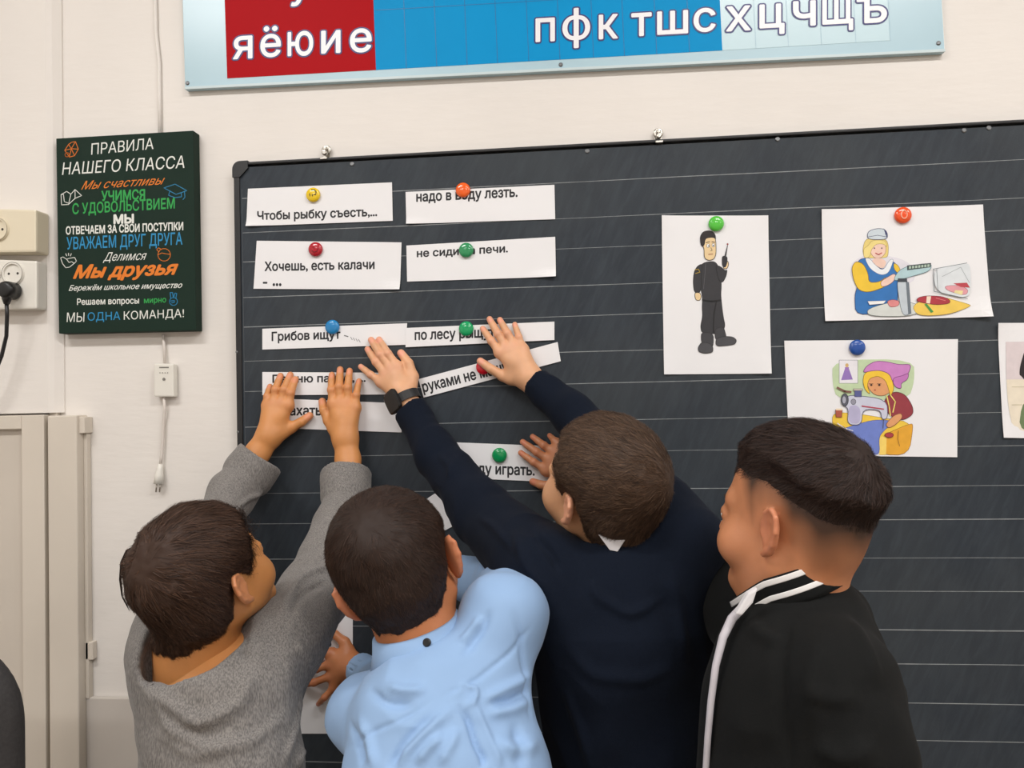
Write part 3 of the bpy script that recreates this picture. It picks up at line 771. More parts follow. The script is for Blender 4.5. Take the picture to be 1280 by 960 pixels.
# ------------------------------------------------------------------ class rules canvas
YC = -.026
M_green = mat('canvas_green', srgb(18, 42, 32), .7, spec=.25, noise=.08, nscale=8, bump=.12, bscale=900)
rules = empty('rules_canvas', tuple(p(160, 290, -.012))); tag(rules, 'dark green canvas of class rules in coloured lettering on the wall', 'poster')
b = MB(); b.slab([xz(73.5, 417, YC), xz(245, 413, YC), xz(241.5, 163, YC), xz(70, 173, YC)], YC, -.001); b.build('canvas', M_green, rules, bevel=.0015)
R = lambda cx, cy: (60+cx/3.43, 150+cy/3.43)
TW, TO, TG, TB = [mat('print_'+n, srgb(*c), .6) for n, c in (('white', (226, 228, 222)), ('orange', (224, 122, 28)), ('green', (38, 158, 72)), ('blue', (34, 138, 190)))]
for s, a, c, t, mm, bold, sh in (
    ('ПРАВИЛА', (185, 149), (452, 124), (183, 101), TW, 0, .1), ('НАШЕГО КЛАССА', (60, 236), (585, 206), (62, 182), TW, 0, .1),
    ('Мы счастливы', (142, 299), (497, 276), (148, 262), TO, 0, .4), ('УЧИМСЯ', (230, 347), (415, 339), (230, 305), TG, .03, 0),
    ('С УДОВОЛЬСТВИЕМ', (105, 413), (543, 388), (105, 358), TG, .02, 0), ('МЫ', (283, 444), (366, 441), (283, 407), TW, .05, 0),
    ('ОТВЕЧАЕМ ЗА СВОИ ПОСТУПКИ', (77, 491), (579, 472), (77, 457), TW, .03, 0), ('УВАЖАЕМ ДРУГ ДРУГА', (80, 566), (576, 545), (80, 503), TB, .01, 0),
    ('Делимся', (235, 613), (420, 607), (240, 568), TW, 0, .35), ('Мы друзья', (108, 694), (548, 676), (118, 624), TO, .04, .25),
    ('Бережём школьное имущество', (88, 739), (573, 726), (92, 708), TW, .012, .3), ('Решаем вопросы', (125, 800), (390, 794), (125, 766), TW, .02, 0),
    ('мирно', (412, 792), (506, 788), (412, 767), TG, .02, 0), ('МЫ', (80, 866), (155, 865), (82, 826), TW, 0, 0), ('ОДНА', (170, 868), (310, 864), (170, 825), TB, 0, 0), ('КОМАНДА!', (325, 864), (583, 853), (325, 820), TW, 0, 0)):
    b = MB(); text(b, s, R(*a), R(*c), R(*t), YC-.0004, 0, bold=bold, shear=sh); b.build('lettering', mm, rules)
def icon(strokes, col, ox, oy, s=1.0, w=1.0):
    k = Ink(YC-.0004)
    for st in strokes: k.stroke([R(ox+a*s, oy+c*s) for a, c in st], col, w)
    k.build('icon', rules)
circ = lambda r, a0=0, a1=6.283, n=14, cx=0, cy=0: [(cx+r*math.cos(a0+(a1-a0)*k/n), cy+r*math.sin(a0+(a1-a0)*k/n)) for k in range(n+1)]
icon([[(-28, 5), (-12, -20), (2, -30), (18, -32), (30, 0), (14, 28), (-8, 34), (-28, 5)], [(-28, 5), (0, -2), (30, 0)], [(-12, -20), (0, -2), (14, 28)], [(18, -32), (0, -2), (-8, 34)], circ(9, cx=-18, cy=24)], (210, 110, 28), 100, 125, 1, .9)
icon([[(-44, -12), (-20, -26), (-2, -14), (16, -34), (44, -8), (16, 4), (-12, 30), (-42, 32), (-44, -12)], [(-2, -14), (-12, 30)], [(-44, -12), (-34, -14), (-30, 18), (-14, 24)], [(16, -34), (16, 4)]], (222, 224, 218), 100, 332, 1, .9)
icon([[(-48, -14), (0, -30), (50, -2), (4, 14), (-48, -14)], [(-22, -2), (-28, 18), (0, 28), (28, 24), (26, 8)], [(40, 0), (42, 26), (34, 36)]], (40, 130, 175), 545, 305, 1, .9)
icon([[(-34, -16), (-24, -20), (-8, -10), (4, -14), (26, -18), (34, -2), (24, 8), (4, 24), (-12, 26), (-26, 8), (-34, -16)], [(-8, -10), (2, 4), (14, 0), (24, 8)], [(-12, -34), (-8, -24)], [(0, -36), (0, -26)], [(12, -34), (8, -24)]], (222, 224, 218), 88, 607, 1, .9)
icon([circ(27), [(-27, 0), (-10, -8), (8, -4), (27, -2)], [(-14, -24), (-24, -30), (-32, -22), (-22, -12)]], (214, 114, 28), 498, 578, 1, .9)
icon([circ(17, cx=0, cy=8), [(-12, -4), (-14, -30), (-4, -30), (0, -6), (6, -28), (14, -26), (10, -4)], [(-12, 6), (4, 4), (4, 12), (-8, 14)]], (34, 138, 190), 538, 770, 1, .9)

# ------------------------------------------------------------------ cable, control box and plug under the canvas
M_pl = mat('white_plastic', srgb(226, 223, 214), .35); M_cab = mat('white_cable', srgb(214, 206, 198), .5); M_cream = mat('cream_plastic', srgb(224, 214, 190), .35)
M_dark = mat('black_plastic', srgb(22, 22, 24), .4); M_hole = mat('socket_hole', srgb(40, 36, 32), .6)
ws = empty('cable_timer', tuple(p(205, 475, -.01))); tag(ws, 'slim white control box with two-pin plug hanging on a cable under the canvas', 'plug')
b = MB(); b.slab([xz(193, 496, -.016), xz(218, 496, -.016), xz(217.5, 455, -.016), xz(193, 454, -.016)], -.018, -.002); b.build('case', M_pl, ws, bevel=.003)
b = MB()
for k in range(4): q = p(200+k*3.2, 466, -.0185); b.lathe(tuple(q), (0, -1, 0), [(0, .001), (.0006, .001)], 8)
b.face([p(199, 460, -.0186), p(211, 460, -.0186), p(211, 458.5, -.0186), p(199, 458.5, -.0186)]); b.lathe(tuple(p(205, 474, -.0182)), (0, -1, 0), [(0, .003), (.001, .003)], 10)
b.build('indicator', mat('grey_print', srgb(120, 118, 112), .6), ws)
b = MB(); b.tube([p(205, 496, -.010), p(206, 512, -.008), p(204.5, 530, -.006), p(203.5, 550, -.007), p(202, 570, -.008), p(200.5, 582, -.01)], .0030, 8)
b.tube([p(204, 418, -.006), p(205.5, 436, -.006), p(206, 455, -.010)], .0030, 8); b.build('cable', M_cab, ws, smooth=True)
b = MB(); b.tube([p(200.5, 580, -.010), p(200, 586, -.010), p(199, 594, -.011), p(198, 605, -.012)], [.004, .006, .0085, .0095], 12); b.build('plug', M_pl, ws, smooth=True)
b = MB(); b.tube([p(196, 604, -.012), p(195, 615, -.012)], .0016, 8); b.tube([p(200.5, 604, -.012), p(199.5, 615, -.012)], .0016, 8); b.build('pin', M_chrome, ws, smooth=True)
b = MB(); b.tube([p(190, -120, -.004), p(194, -10, -.004), p(195, 40, -.004), p(199, 78, -.004), p(199.5, 120, -.004), p(200.5, 172, -.004)], .0038, 8)
tag(b.build('wall_cable', M_paint, None, smooth=True), 'cream painted cable running up the wall above the green canvas', 'cable')

# ------------------------------------------------------------------ wall sockets
YS = -.022
def socket(name, label, x0, y0, x1, y1, mm, dep, faces):
    o = empty(name, tuple(p((x0+x1)/2, (y0+y1)/2, YS))); tag(o, label, 'socket')
    yf = YS-dep; b = MB(); b.slab([xz(x0, y1, yf), xz(x1, y1-1, yf), xz(x1, y0+3, yf), xz(x0, y0, yf)], yf, YS-.0003); b.build('housing', mm, o, bevel=.004)
    for (cx, cy) in faces:
        c = p(cx, cy, yf); b = MB()
        b.lathe((c[0], yf-.0045, c[2]), (0, 1, 0), [(0, .0215), (.0, .019), (.0012, .0185), (.0042, .018)], 28); b.lathe((c[0], yf-.0045, c[2]), (0, 1, 0), [(0, .0225), (.0044, .0240)], 28)
        b.F = [f for f in b.F if len(f) < 28] ; b.M = [0]*len(b.F); b.build('socket_ring', mm, o, smooth=False)
        b = MB(); b.lathe((c[0], yf-.0006, c[2]), (0, -1, 0), [(0, .0182), (.0003, .0182)], 28); b.build('socket_face', mm, o)
        b = MB()
        for d in (-.0095, .0095): b.lathe((c[0]+d, yf-.0009, c[2]), (0, -1, 0), [(0, .0024), (.0004, .0024)], 12)
        b.build('pin_hole', M_hole, o)
    return o
socket('wall_socket', 'upper cream double socket box at the left edge', -70, 259, 45, 316, M_cream, .038, [(-2, 287), (-48, 287)])
socket('wall_socket', 'lower white socket box with a black plug in it', -30, 323, 46, 387, M_pl, .030, [(17, 342), (-12, 342)])
yf = YS-.030
blk = empty('black_plug', tuple(p(17, 370, yf))); tag(blk, 'black angled power plug with cord in the lower white socket box', 'plug')
c = p(17, 364, yf-.0045); b = MB(); b.lathe(tuple(c), (0, -1, 0), [(0, .0175), (.020, .0172), (.026, .0150), (.028, .011)], 24)
e = c+np.array([0, -.016, 0]); b.tube([e, e+[-.001, -.001, -.018], e+[-.002, 0, -.028]], [.010, .0085, .005], 12); b.build('plug_body', M_dark, blk, smooth=True)
b = MB(); b.tube([e+[-.002, 0, -.026], e+[-.003, .002, -.05], p(8, 420, yf-.01), p(2, 445, yf-.01), p(-10, 475, yf-.01), p(-30, 520, yf), p(-60, 640, yf), p(-62, 800, yf)], .0036, 10); b.build('cord', M_dark, blk, smooth=True)

# ------------------------------------------------------------------ paper on the board
M_paper = mat('paper', srgb(236, 236, 238), .75, noise=.02, nscale=9); M_ink = mat('black_ink', srgb(38, 38, 42), .7)
YP = YF-.0016
def sheet(name, label, cat, corners, bow=.0, curl=(0, 0, 0, 0), group=None, y=YP, fold=None):
    """corners: bottom left, bottom right, top right, top left pixels; curl lifts each corner off the board (metres)"""
    A, Bc, Cc, Dc = [np.array(W(a, c, y)) for a, c in corners]; b = MB(); n = 16; idx = {}
    o0 = (A+Bc+Cc+Dc)/4
    for side in (0, 1):
        for i in range(n+1):
            for j in range(n+1):
                u, v = i/n, j/n; P = A*(1-u)*(1-v)+Bc*u*(1-v)+Cc*u*v+Dc*(1-u)*v
                l = 0
                for (cu, cv, am) in ((0, 0, curl[0]), (1, 0, curl[1]), (1, 1, curl[2]), (0, 1, curl[3])):
                    q = max(0, 1-math.hypot((u-cu)*1.0, (v-cv)*1.0)/.26); l += am*q*q
                l += bow*max(0, abs(2*u-1)-.55)**2
                b.V.append((P[0], y-l-(.0004 if side == 0 else 0), P[2]))
    st = (n+1)**2; ix = lambda i, j, s: s*st+i*(n+1)+j
    for i in range(n):
        for j in range(n):
            b.F.append((ix(i, j, 0), ix(i+1, j, 0), ix(i+1, j+1, 0), ix(i, j+1, 0))); b.F.append((ix(i, j+1, 1), ix(i+1, j+1, 1), ix(i+1, j, 1), ix(i, j, 1)))
        for q in ((i, 0, i+1, 0), (i+1, n, i, n), (0, i+1, 0, i), (n, i, n, i+1)):
            b.F.append((ix(q[0], q[1], 0), ix(q[0], q[1], 1), ix(q[2], q[3], 1), ix(q[2], q[3], 0)))
    b.M = [0]*len(b.F)
    e = empty(name, tuple(o0)); tag(e, label, cat, group); b.build('sheet', M_paper, e, smooth=False); return e
C5 = lambda a, c: (290+a/3.048, 180+c/3.048)
C6 = lambda a, c: (290+a/3.048, 380+c/3.048)
C8 = lambda a, c: (360+a/4, 700+c/4)
YT = YP-.0007
def words(par, items, f, bold=.028):
    for s, a, c, t in items:
        b = MB(); text(b, s, f(*a), f(*c), f(*t), YT, 0, bold=bold); b.build('lettering', M_ink, par)
GS = 'paper strips with halves of proverbs'
s = sheet('paper_strip', 'white strip reading Чтобы рыбку съесть at the top left of the board', 'paper', [(308, 283), (491, 276), (490, 228), (310, 236)], curl=(.004, 0, 0, 0), group=GS)
words(s, [('Чтобы рыбку съесть,...', (97, 299), (552, 283), (97, 257))], C5)
s = sheet('paper_strip', 'white strip reading надо в воду лезть under the orange magnet', 'paper', [(508, 280), (694, 274), (693, 231), (507, 240)], group=GS, curl=(.003, 0, 0, 0))
words(s, [('надо в воду лезть.', (703, 230), (1087, 211), (703, 191))], C5)
s = sheet('paper_strip', 'white strip reading Хочешь, есть калачи under the dark red magnet', 'paper', [(317, 361), (500, 362), (502, 303), (321, 301)], group=GS, curl=(.0003, .005, 0, 0))
words(s, [('Хочешь, есть калачи', (125, 489), (542, 481), (125, 449)), ('-', (119, 531), (133, 531), (119, 526.5)), ('...', (156, 540), (187, 540), (156, 532))], C5)
s = sheet('paper_strip', 'white strip reading не сиди на печи with a bent lower right corner', 'paper', [(509, 352), (695, 346), (694, 296), (508, 307)], group=GS, curl=(0, .007, 0, 0))
words(s, [('не сиди на печи.', (705, 437), (1050, 418), (705, 409))], C5)
s = sheet('paper_strip', 'white strip reading Грибов ищут under the blue magnet', 'paper', [(328, 437), (507, 431), (509, 404), (328, 411)], group=GS)
words(s, [('Грибов ищут', (152, 150), (412, 141), (152, 107))], C6)
b = MB(); k = Ink(YT); k.stroke([C6(428, 120), C6(442, 124)], (110, 110, 116), 1.2)
for q in range(4): k.stroke([C6(452+q*10, 126+q*3), C6(458+q*10, 136+q*3)], (150, 150, 155), .8)
k.build('pencil_marks', s)
s = sheet('paper_strip', 'white strip reading по лесу рыщут beside the watched hand\'s strip', 'paper', [(507, 434), (693, 425), (693, 402), (507, 410)], group=GS, y=YP-.0012)
s['label'] = 'white strip reading по лесу рыщут under the topmost reaching hand'
YT2 = YT; YT = YP-.0012-.0007
words(s, [('по лесу рыщут', (697, 147), (1000, 136), (697, 108))], C6)
YT = YT2
s = sheet('paper_strip', 'white strip reading Пашню пашут under the two hands in grey sleeves', 'paper', [(328, 494), (497, 493), (497, 466), (328, 465)], group=GS)
words(s, [('Пашню пашут, ...', (155, 308), (508, 304), (155, 270))], C6)
s = sheet('paper_strip', 'slanted white strip reading руками не held down by a thumb on the crimson magnet', 'paper', [(529.6, 497), (701, 451.5), (697, 427.5), (523, 474)], group=GS, y=YP-.0006)
YT = YP-.0006-.0007
words(s, [('руками не машут', (733, 347), (1078, 262), (723, 306))], C6)
YT = YT2
s = sheet('paper_strip', 'white strip reading махать below the strip about ploughing', 'paper', [(343, 535), (502, 540.5), (500, 504), (343, 498)], group=GS)
words(s, [('махать', (187, 424), (340, 424), (187, 396))], C6)
s = sheet('paper_strip', 'white strip reading буду играть between dark blue sleeve and face', 'paper', [(545, 596), (700, 603), (700, 558), (545, 552)], group=GS)
words(s, [('буду играть.', (889, 656), (1152, 664), (889, 605))], C6)
s = sheet('paper_strip', 'blank grey-white strip corner peeping out beside the dark blue sleeve', 'paper', [(520, 682), (600, 640), (572, 598), (498, 647)], group=GS)
s = sheet('paper_strip', 'white strip turned upright reading за beside the light blue shirt', 'paper', [(372, 917), (441, 917), (441, 738), (372, 738)], group=GS)
words(s, [('за', (216, 432), (216, 380), (190, 432))], C8)

# pictures
C7 = lambda a, c: (800+a/2.594, 230+c/2.594)
Q = lambda pts: [C7(*t) for t in pts]
INK = (48, 46, 50)
YD = YP-.0006
pg = sheet('picture_sheet', 'upright white sheet with a guard in black uniform holding a radio', 'picture', [(830, 468), (964, 467), (960, 269.5), (827, 269.5)], curl=(.002, .004, .002, .003))
k = Ink(YD); BK = (52, 52, 56); SK = (236, 208, 160)
k.poly(Q([(203, 255), (240, 250), (252, 262), (262, 290), (264, 330), (262, 360), (266, 400), (270, 430), (277, 462), (262, 486), (238, 486), (200, 484), (196, 460), (203, 430), (201, 400), (203, 370), (195, 330), (190, 280)]), BK, INK)
k.poly(Q([(203, 258), (186, 266), (175, 285), (172, 320), (176, 352), (194, 354), (199, 330), (198, 300)]), BK, (30, 30, 32))
k.poly(Q([(178, 352), (195, 352), (199, 366), (194, 378), (182, 377), (178, 366)]), SK, INK)
k.poly(Q([(244, 262), (262, 268), (276, 282), (283, 278), (279, 300), (268, 320), (256, 314)]), BK, (30, 30, 32))
k.poly(Q([(270, 252), (284, 248), (288, 260), (283, 274), (272, 276), (268, 264)]), SK, INK)
k.poly(Q([(265, 236), (273, 232), (284, 236), (283, 256), (277, 272), (266, 268)]), (44, 44, 48)); k.poly(Q([(273, 236), (283, 198), (285, 198), (279, 238)]), (60, 60, 64)); k.ell(*C7(284, 195), 1.1, 1.1, (150, 60, 60))
k.poly(Q([(199, 480), (238, 484), (238, 520), (232, 532), (205, 532), (198, 505)]), (62, 62, 66), INK); k.poly(Q([(242, 470), (270, 462), (276, 480), (280, 496), (268, 510), (244, 506)]), (62, 62, 66), INK)
k.poly(Q([(200, 512), (226, 516), (237, 530), (236, 546), (210, 550), (190, 544), (188, 530)]), (74, 74, 78), INK); k.poly(Q([(246, 502), (270, 494), (300, 495), (314, 506), (308, 520), (280, 524), (246, 526)]), (74, 74, 78), INK)
k.stroke(Q([(213, 258), (210, 300), (206, 340)]), (90, 90, 94), .7); k.stroke(Q([(248, 380), (240, 420), (238, 480)]), (30, 30, 32), .9); k.stroke(Q([(202, 375), (230, 380), (262, 376)]), (28, 28, 30), 1.3)
k.poly(Q([(208, 240), (208, 205), (200, 200), (200, 186), (208, 176), (240, 172), (246, 182), (247, 226), (240, 244), (222, 248)]), SK, INK, .7)
k.poly(Q([(196, 196), (194, 170), (204, 154), (222, 150), (238, 154), (246, 168), (246, 184), (240, 172), (226, 174), (212, 178), (210, 196), (203, 205)]), (44, 38, 38))
k.ell(*C7(221, 200), 1.9, 2.4, (250, 250, 250), INK, n=10, w=.4); k.ell(*C7(238, 198), 1.8, 2.3, (250, 250, 250), INK, n=10, w=.4); k.ell(*C7(223, 201), .8, 1.0, (30, 30, 30), n=8); k.ell(*C7(238, 199), .8, 1.0, (30, 30, 30), n=8)
k.stroke(Q([(214, 190), (226, 187)]), INK, .8); k.stroke(Q([(233, 187), (243, 189)]), INK, .8); k.stroke(Q([(230, 206), (234, 215), (229, 217)]), INK, .5); k.stroke(Q([(222, 228), (236, 227)]), (140, 60, 50), .7)
k.stroke(Q([(178, 278), (190, 276), (194, 286), (180, 290)]), (196, 166, 60), .7)
k.build('drawing', pg)

ps = sheet('picture_sheet', 'white sheet with a shop assistant in blue apron weighing sausage', 'picture', [(1031, 401.5), (1239, 396), (1228, 256), (1026.5, 262)], curl=(.003, .008, .002, .003))
k = Ink(YD-.0002)
k.poly(Q([(690, 250), (740, 225), (850, 240), (900, 280), (880, 330), (700, 330), (680, 290)]), (226, 224, 232))
k.poly(Q([(728, 186), (740, 176), (798, 178), (806, 200), (804, 236), (790, 240), (728, 240), (722, 215)]), (236, 214, 130), (160, 130, 60), .5)
k.poly(Q([(745, 196), (770, 188), (796, 194), (798, 222), (782, 240), (760, 240), (746, 222)]), (240, 206, 190), (150, 100, 80), .4)
k.poly(Q([(740, 200), (752, 182), (796, 182), (802, 206), (790, 194), (766, 194), (750, 212), (746, 236), (726, 242), (724, 210)]), (240, 220, 140), (170, 140, 60), .4)
k.poly(Q([(742, 152), (768, 144), (794, 146), (804, 164), (800, 180), (742, 180), (736, 168)]), (206, 218, 226), (60, 70, 110), .7); k.poly(Q([(790, 144), (800, 154), (802, 176), (796, 164)]), (60, 66, 110))
k.stroke(Q([(738, 172), (770, 166), (802, 172)]), (60, 70, 110), .6)
for a in (760, 784): k.ell(*C7(a, 208), .9, .9, (50, 40, 50), n=8)
k.stroke(Q([(764, 224), (774, 229), (784, 223)]), (190, 50, 60), 1.0)
k.poly(Q([(756, 240), (784, 240), (800, 252), (790, 276), (750, 262)]), (240, 206, 190))
k.poly(Q([(706, 246), (740, 238), (760, 262), (790, 280), (812, 246), (834, 262), (846, 290), (838, 320), (836, 360), (832, 404), (700, 430), (696, 360), (706, 330), (700, 290)]), (48, 116, 186), (30, 60, 120), .7)
k.poly(Q([(728, 240), (744, 240), (762, 262), (788, 282), (810, 244), (824, 244), (806, 290), (780, 296), (746, 276)]), (236, 240, 244), (110, 120, 150), .4)
k.poly(Q([(700, 250), (724, 258), (740, 290), (742, 320), (776, 318), (800, 300), (808, 318), (790, 336), (740, 352), (708, 344), (692, 310), (686, 270)]), (240, 200, 58), (140, 110, 40), .7)
k.poly(Q([(822, 256), (836, 262), (846, 282), (836, 290), (824, 276)]), (240, 200, 58), (140, 110, 40), .5)
k.poly(Q([(780, 316), (806, 300), (824, 290), (832, 300), (818, 320), (796, 332), (782, 332)]), (240, 206, 190), (150, 100, 80), .5)
k.poly(Q([(816, 318), (846, 270), (946, 254), (942, 282), (880, 300)]), (178, 208, 214), (90, 120, 130), .6); k.poly(Q([(866, 264), (944, 256), (942, 270), (866, 280)]), (60, 74, 76)); 
for a in range(7): k.poly(Q([(872+a*10, 267-a), (879+a*10, 266-a), (879+a*10, 274-a), (872+a*10, 275-a)]), (176, 196, 180))
k.poly(Q([(736, 404), (840, 376), (910, 392), (912, 416), (860, 430), (740, 428)]), (214, 218, 214), (90, 100, 100), .5)
k.poly(Q([(880, 392), (960, 360), (1062, 388), (1076, 396), (1000, 424), (900, 428)]), (240, 204, 92), (150, 120, 50), .4)
k.poly(Q([(834, 310), (868, 310), (866, 340), (876, 424), (850, 426), (836, 350)]), (196, 206, 214), (90, 100, 110), .6); k.poly(Q([(836, 306), (866, 306), (866, 318), (836, 318)]), (60, 66, 74)); k.poly(Q([(862, 318), (872, 318), (880, 420), (870, 424)]), (110, 120, 130))
k.poly(Q([(800, 380), (820, 374), (842, 380), (838, 396), (810, 400)]), (222, 140, 140), (150, 70, 70), .5)
k.poly(Q([(902, 368), (930, 362), (980, 364), (1006, 376), (1004, 388), (960, 392), (910, 384), (896, 378)]), (176, 54, 66), (110, 30, 40), .6); k.poly(Q([(930, 364), (944, 364), (940, 388), (928, 386)]), (240, 220, 200)); k.stroke(Q([(960, 370), (990, 378)]), (226, 130, 130), .8)
k.poly(Q([(922, 390), (930, 388), (952, 414), (944, 418)]), (70, 150, 70)); k.poly(Q([(738, 380), (798, 378), (790, 388), (744, 392)]), (240, 240, 240), (100, 110, 140), .4)
k.poly(Q([(950, 276), (1056, 256), (1070, 262), (1074, 330), (1064, 372), (960, 352)]), (222, 228, 232)); k.stroke(Q([(950, 276), (1060, 256)]), (110, 120, 125), .7); k.stroke(Q([(952, 276), (954, 348)]), (110, 120, 125), .8); k.stroke(Q([(962, 276), (966, 348)]), (110, 120, 125), .6); k.stroke(Q([(954, 348), (1062, 372)]), (110, 120, 125), .7)
k.stroke(Q([(980, 300), (1040, 270), (1068, 320)]), (150, 160, 165), .5); k.poly(Q([(986, 330), (1040, 328), (1066, 344), (1056, 362), (996, 346)]), (226, 160, 168), (150, 80, 90), .4); k.poly(Q([(1016, 322), (1060, 320), (1070, 336), (1040, 334)]), (190, 70, 80)); k.poly(Q([(1022, 344), (1048, 346), (1044, 360), (1018, 352)]), (236, 222, 160))
k.build('drawing', ps)

pw = sheet('picture_sheet', 'white sheet with a child in pink headscarf at a sewing machine', 'picture', [(987, 569), (1196.5, 571.5), (1197, 424), (980, 426)], curl=(.004, 0, .001, .002))
k = Ink(YD-.0002)
k.poly(Q([(624, 570), (888, 568), (890, 640), (870, 700), (640, 700), (624, 650)]), (196, 216, 176))
k.poly(Q([(646, 571), (706, 571), (706, 646), (646, 646)]), (236, 234, 240), (120, 120, 130), .5)
k.poly(Q([(664, 600), (678, 600), (690, 634), (652, 636)]), (150, 120, 190)); k.ell(*C7(671, 588), 2.2, 2.6, (216, 180, 120), n=10); k.poly(Q([(664, 594), (678, 594), (676, 606), (666, 606)]), (160, 120, 190))
k.poly(Q([(624, 740), (700, 744), (800, 760), (884, 774), (868, 878), (780, 878), (700, 820), (624, 790)]), (242, 204, 70), (170, 130, 40), .5)
k.poly(Q([(776, 820), (880, 774), (886, 786), (872, 878), (776, 878)]), (232, 170, 50), (150, 100, 30), .5); k.poly(Q([(776, 822), (800, 816), (798, 878), (776, 878)]), (248, 216, 110))
k.poly(Q([(800, 690), (826, 672), (860, 682), (884, 720), (886, 746), (860, 764), (830, 764), (800, 740), (790, 710)]), (150, 56, 66), (80, 30, 40), .7)
k.poly(Q([(700, 780), (760, 764), (830, 768), (790, 800), (774, 822), (778, 878), (740, 876), (712, 830), (640, 800)]), (112, 132, 206), (70, 80, 150), .5)
k.poly(Q([(736, 620), (770, 606), (806, 612), (822, 640), (816, 672), (790, 688), (760, 684), (738, 660)]), (224, 160, 110), (130, 80, 50), .5)
k.poly(Q([(722, 640), (728, 612), (760, 600), (806, 606), (818, 636), (824, 664), (812, 690), (806, 664), (796, 636), (772, 622), (744, 630), (736, 654), (748, 684), (730, 668)]), (244, 202, 60), (160, 120, 30), .6)
k.poly(Q([(722, 612), (734, 590), (764, 574), (800, 576), (840, 586), (880, 584), (872, 612), (850, 640), (820, 644), (810, 616), (780, 604), (748, 606)]), (206, 134, 200), (130, 60, 130), .7)
k.poly(Q([(822, 628), (850, 622), (872, 612), (868, 634), (846, 646), (848, 664), (830, 660), (820, 644)]), (196, 120, 190), (120, 50, 120), .6)
for a in (750, 776): k.ell(*C7(a, 652), 1.5, 1.2, (60, 36, 30), n=8); k.stroke(Q([(a-7, 648), (a+6, 648)]), (60, 36, 30), .6)
k.ell(*C7(762, 668), 1.2, .9, (170, 60, 60), n=8)
k.stroke(Q([(812, 684), (828, 706), (820, 740)]), (240, 220, 120), 1.4); k.stroke(Q([(800, 686), (808, 720), (812, 752)]), (240, 220, 120), 1.4)
k.poly(Q([(796, 780), (820, 752), (846, 742), (852, 756), (830, 780), (806, 792)]), (224, 160, 110), (130, 80, 50), .6)
k.poly(Q([(668, 690), (690, 684), (800, 698), (804, 760), (784, 764), (780, 732), (722, 730), (718, 782), (672, 780), (676, 730), (664, 720)]), (206, 208, 226), (90, 90, 120), .8)
k.poly(Q([(676, 720), (700, 716), (716, 730), (714, 778), (676, 776)]), (184, 180, 212)); k.ell(*C7(692, 706), 3.2, 3.6, (150, 150, 165), (70, 70, 90), n=12, w=.5); k.ell(*C7(664, 700), 4.6, 8.0, (90, 92, 104), (50, 50, 60), n=14, w=.6); k.ell(*C7(662, 700), 2.2, 4.5, (170, 172, 186), n=12)
k.poly(Q([(696, 668), (718, 668), (718, 690), (696, 690)]), (90, 96, 150), (60, 60, 90), .5); k.poly(Q([(692, 664), (722, 664), (722, 670), (692, 670)]), (200, 190, 180), (90, 80, 80), .4)
k.stroke(Q([(720, 720), (790, 730)]), (180, 70, 90), 1.6); k.stroke(Q([(790, 764), (788, 792)]), (80, 80, 90), .7); k.stroke(Q([(640, 660), (664, 672), (684, 674)]), (130, 90, 80), 2.4)
k.poly(Q([(634, 732), (656, 732), (654, 756), (636, 756)]), (176, 90, 70), (100, 50, 40), .5); k.poly(Q([(636, 728), (656, 728), (656, 734), (636, 734)]), (240, 220, 190))
k.ell(*C7(808, 814), 5.5, 3.2, (170, 60, 66), (90, 30, 36), n=12, w=.5); k.stroke(Q([(640, 776), (664, 792), (690, 800)]), (230, 230, 240), 1.2); k.stroke(Q([(838, 800), (836, 826), (842, 850)]), (120, 80, 40), .6)
k.build('drawing', pw)

pr = sheet('picture_sheet', 'white sheet with a dark-haired portrait cut off by the right edge', 'picture', [(1254, 547), (1460, 552), (1456, 402), (1246.5, 404)], curl=(.002, 0, 0, .004))
k = Ink(YD-.0003)
k.poly(Q([(1186, 512), (1500, 506), (1510, 814), (1212, 812), (1190, 700)]), (236, 226, 206))
k.poly(Q([(1186, 512), (1500, 506), (1504, 630), (1188, 634)]), (222, 210, 212))
k.poly(Q([(1236, 600), (1244, 560), (1300, 520), (1370, 540), (1380, 640), (1350, 690), (1280, 690), (1256, 640)]), (40, 30, 34))
k.poly(Q([(1262, 590), (1300, 550), (1340, 570), (1346, 640), (1310, 690), (1270, 650)]), (234, 200, 176)); k.poly(Q([(1240, 700), (1310, 684), (1400, 720), (1420, 810), (1226, 810)]), (110, 130, 90))
k.poly(Q([(1230, 620), (1232, 590), (1250, 530), (1262, 560), (1250, 640), (1236, 622)]), (36, 28, 32))
k.stroke(Q([(1206, 658), (1260, 658)]), (200, 190, 160), .7); k.stroke(Q([(1206, 716), (1240, 716)]), (200, 190, 160), .7)
k.build('drawing', pr)

# ------------------------------------------------------------------ round magnets
def magnet(px, py, col, label, y=YP-.001, r=.0142, mark=None):
    mm = mat('magnet_plastic', srgb(*col), .18, coat=.4); c = W(px, py, y); e = empty('magnet', tuple(c)); tag(e, label, 'magnet', None)
    prof = [(0, r*.96), (.002, r), (.0042, r*.98), (.0060, r*.86), (.0072, r*.66), (.0080, r*.40), (.0083, r*.15)]
    b = MB(); b.lathe(tuple(c), (0, -1, 0), prof, 32); b.build('dome', mm, e, smooth=True)
    if mark:
        pts, mcol, w = mark; b2 = MB(); mk = mat('magnet_print', srgb(*mcol), .4)
        for st in pts:
            P = []
            for u, v in st:
                rr = math.hypot(u, v); h = .0083*(1-.38*rr**3) if rr < .9 else .001
                P.append((c[0]+u*r, c[1]-h-.0002, c[2]+v*r))
            b2.tube(P, w, 6)
        b2.build('print', mk, e)
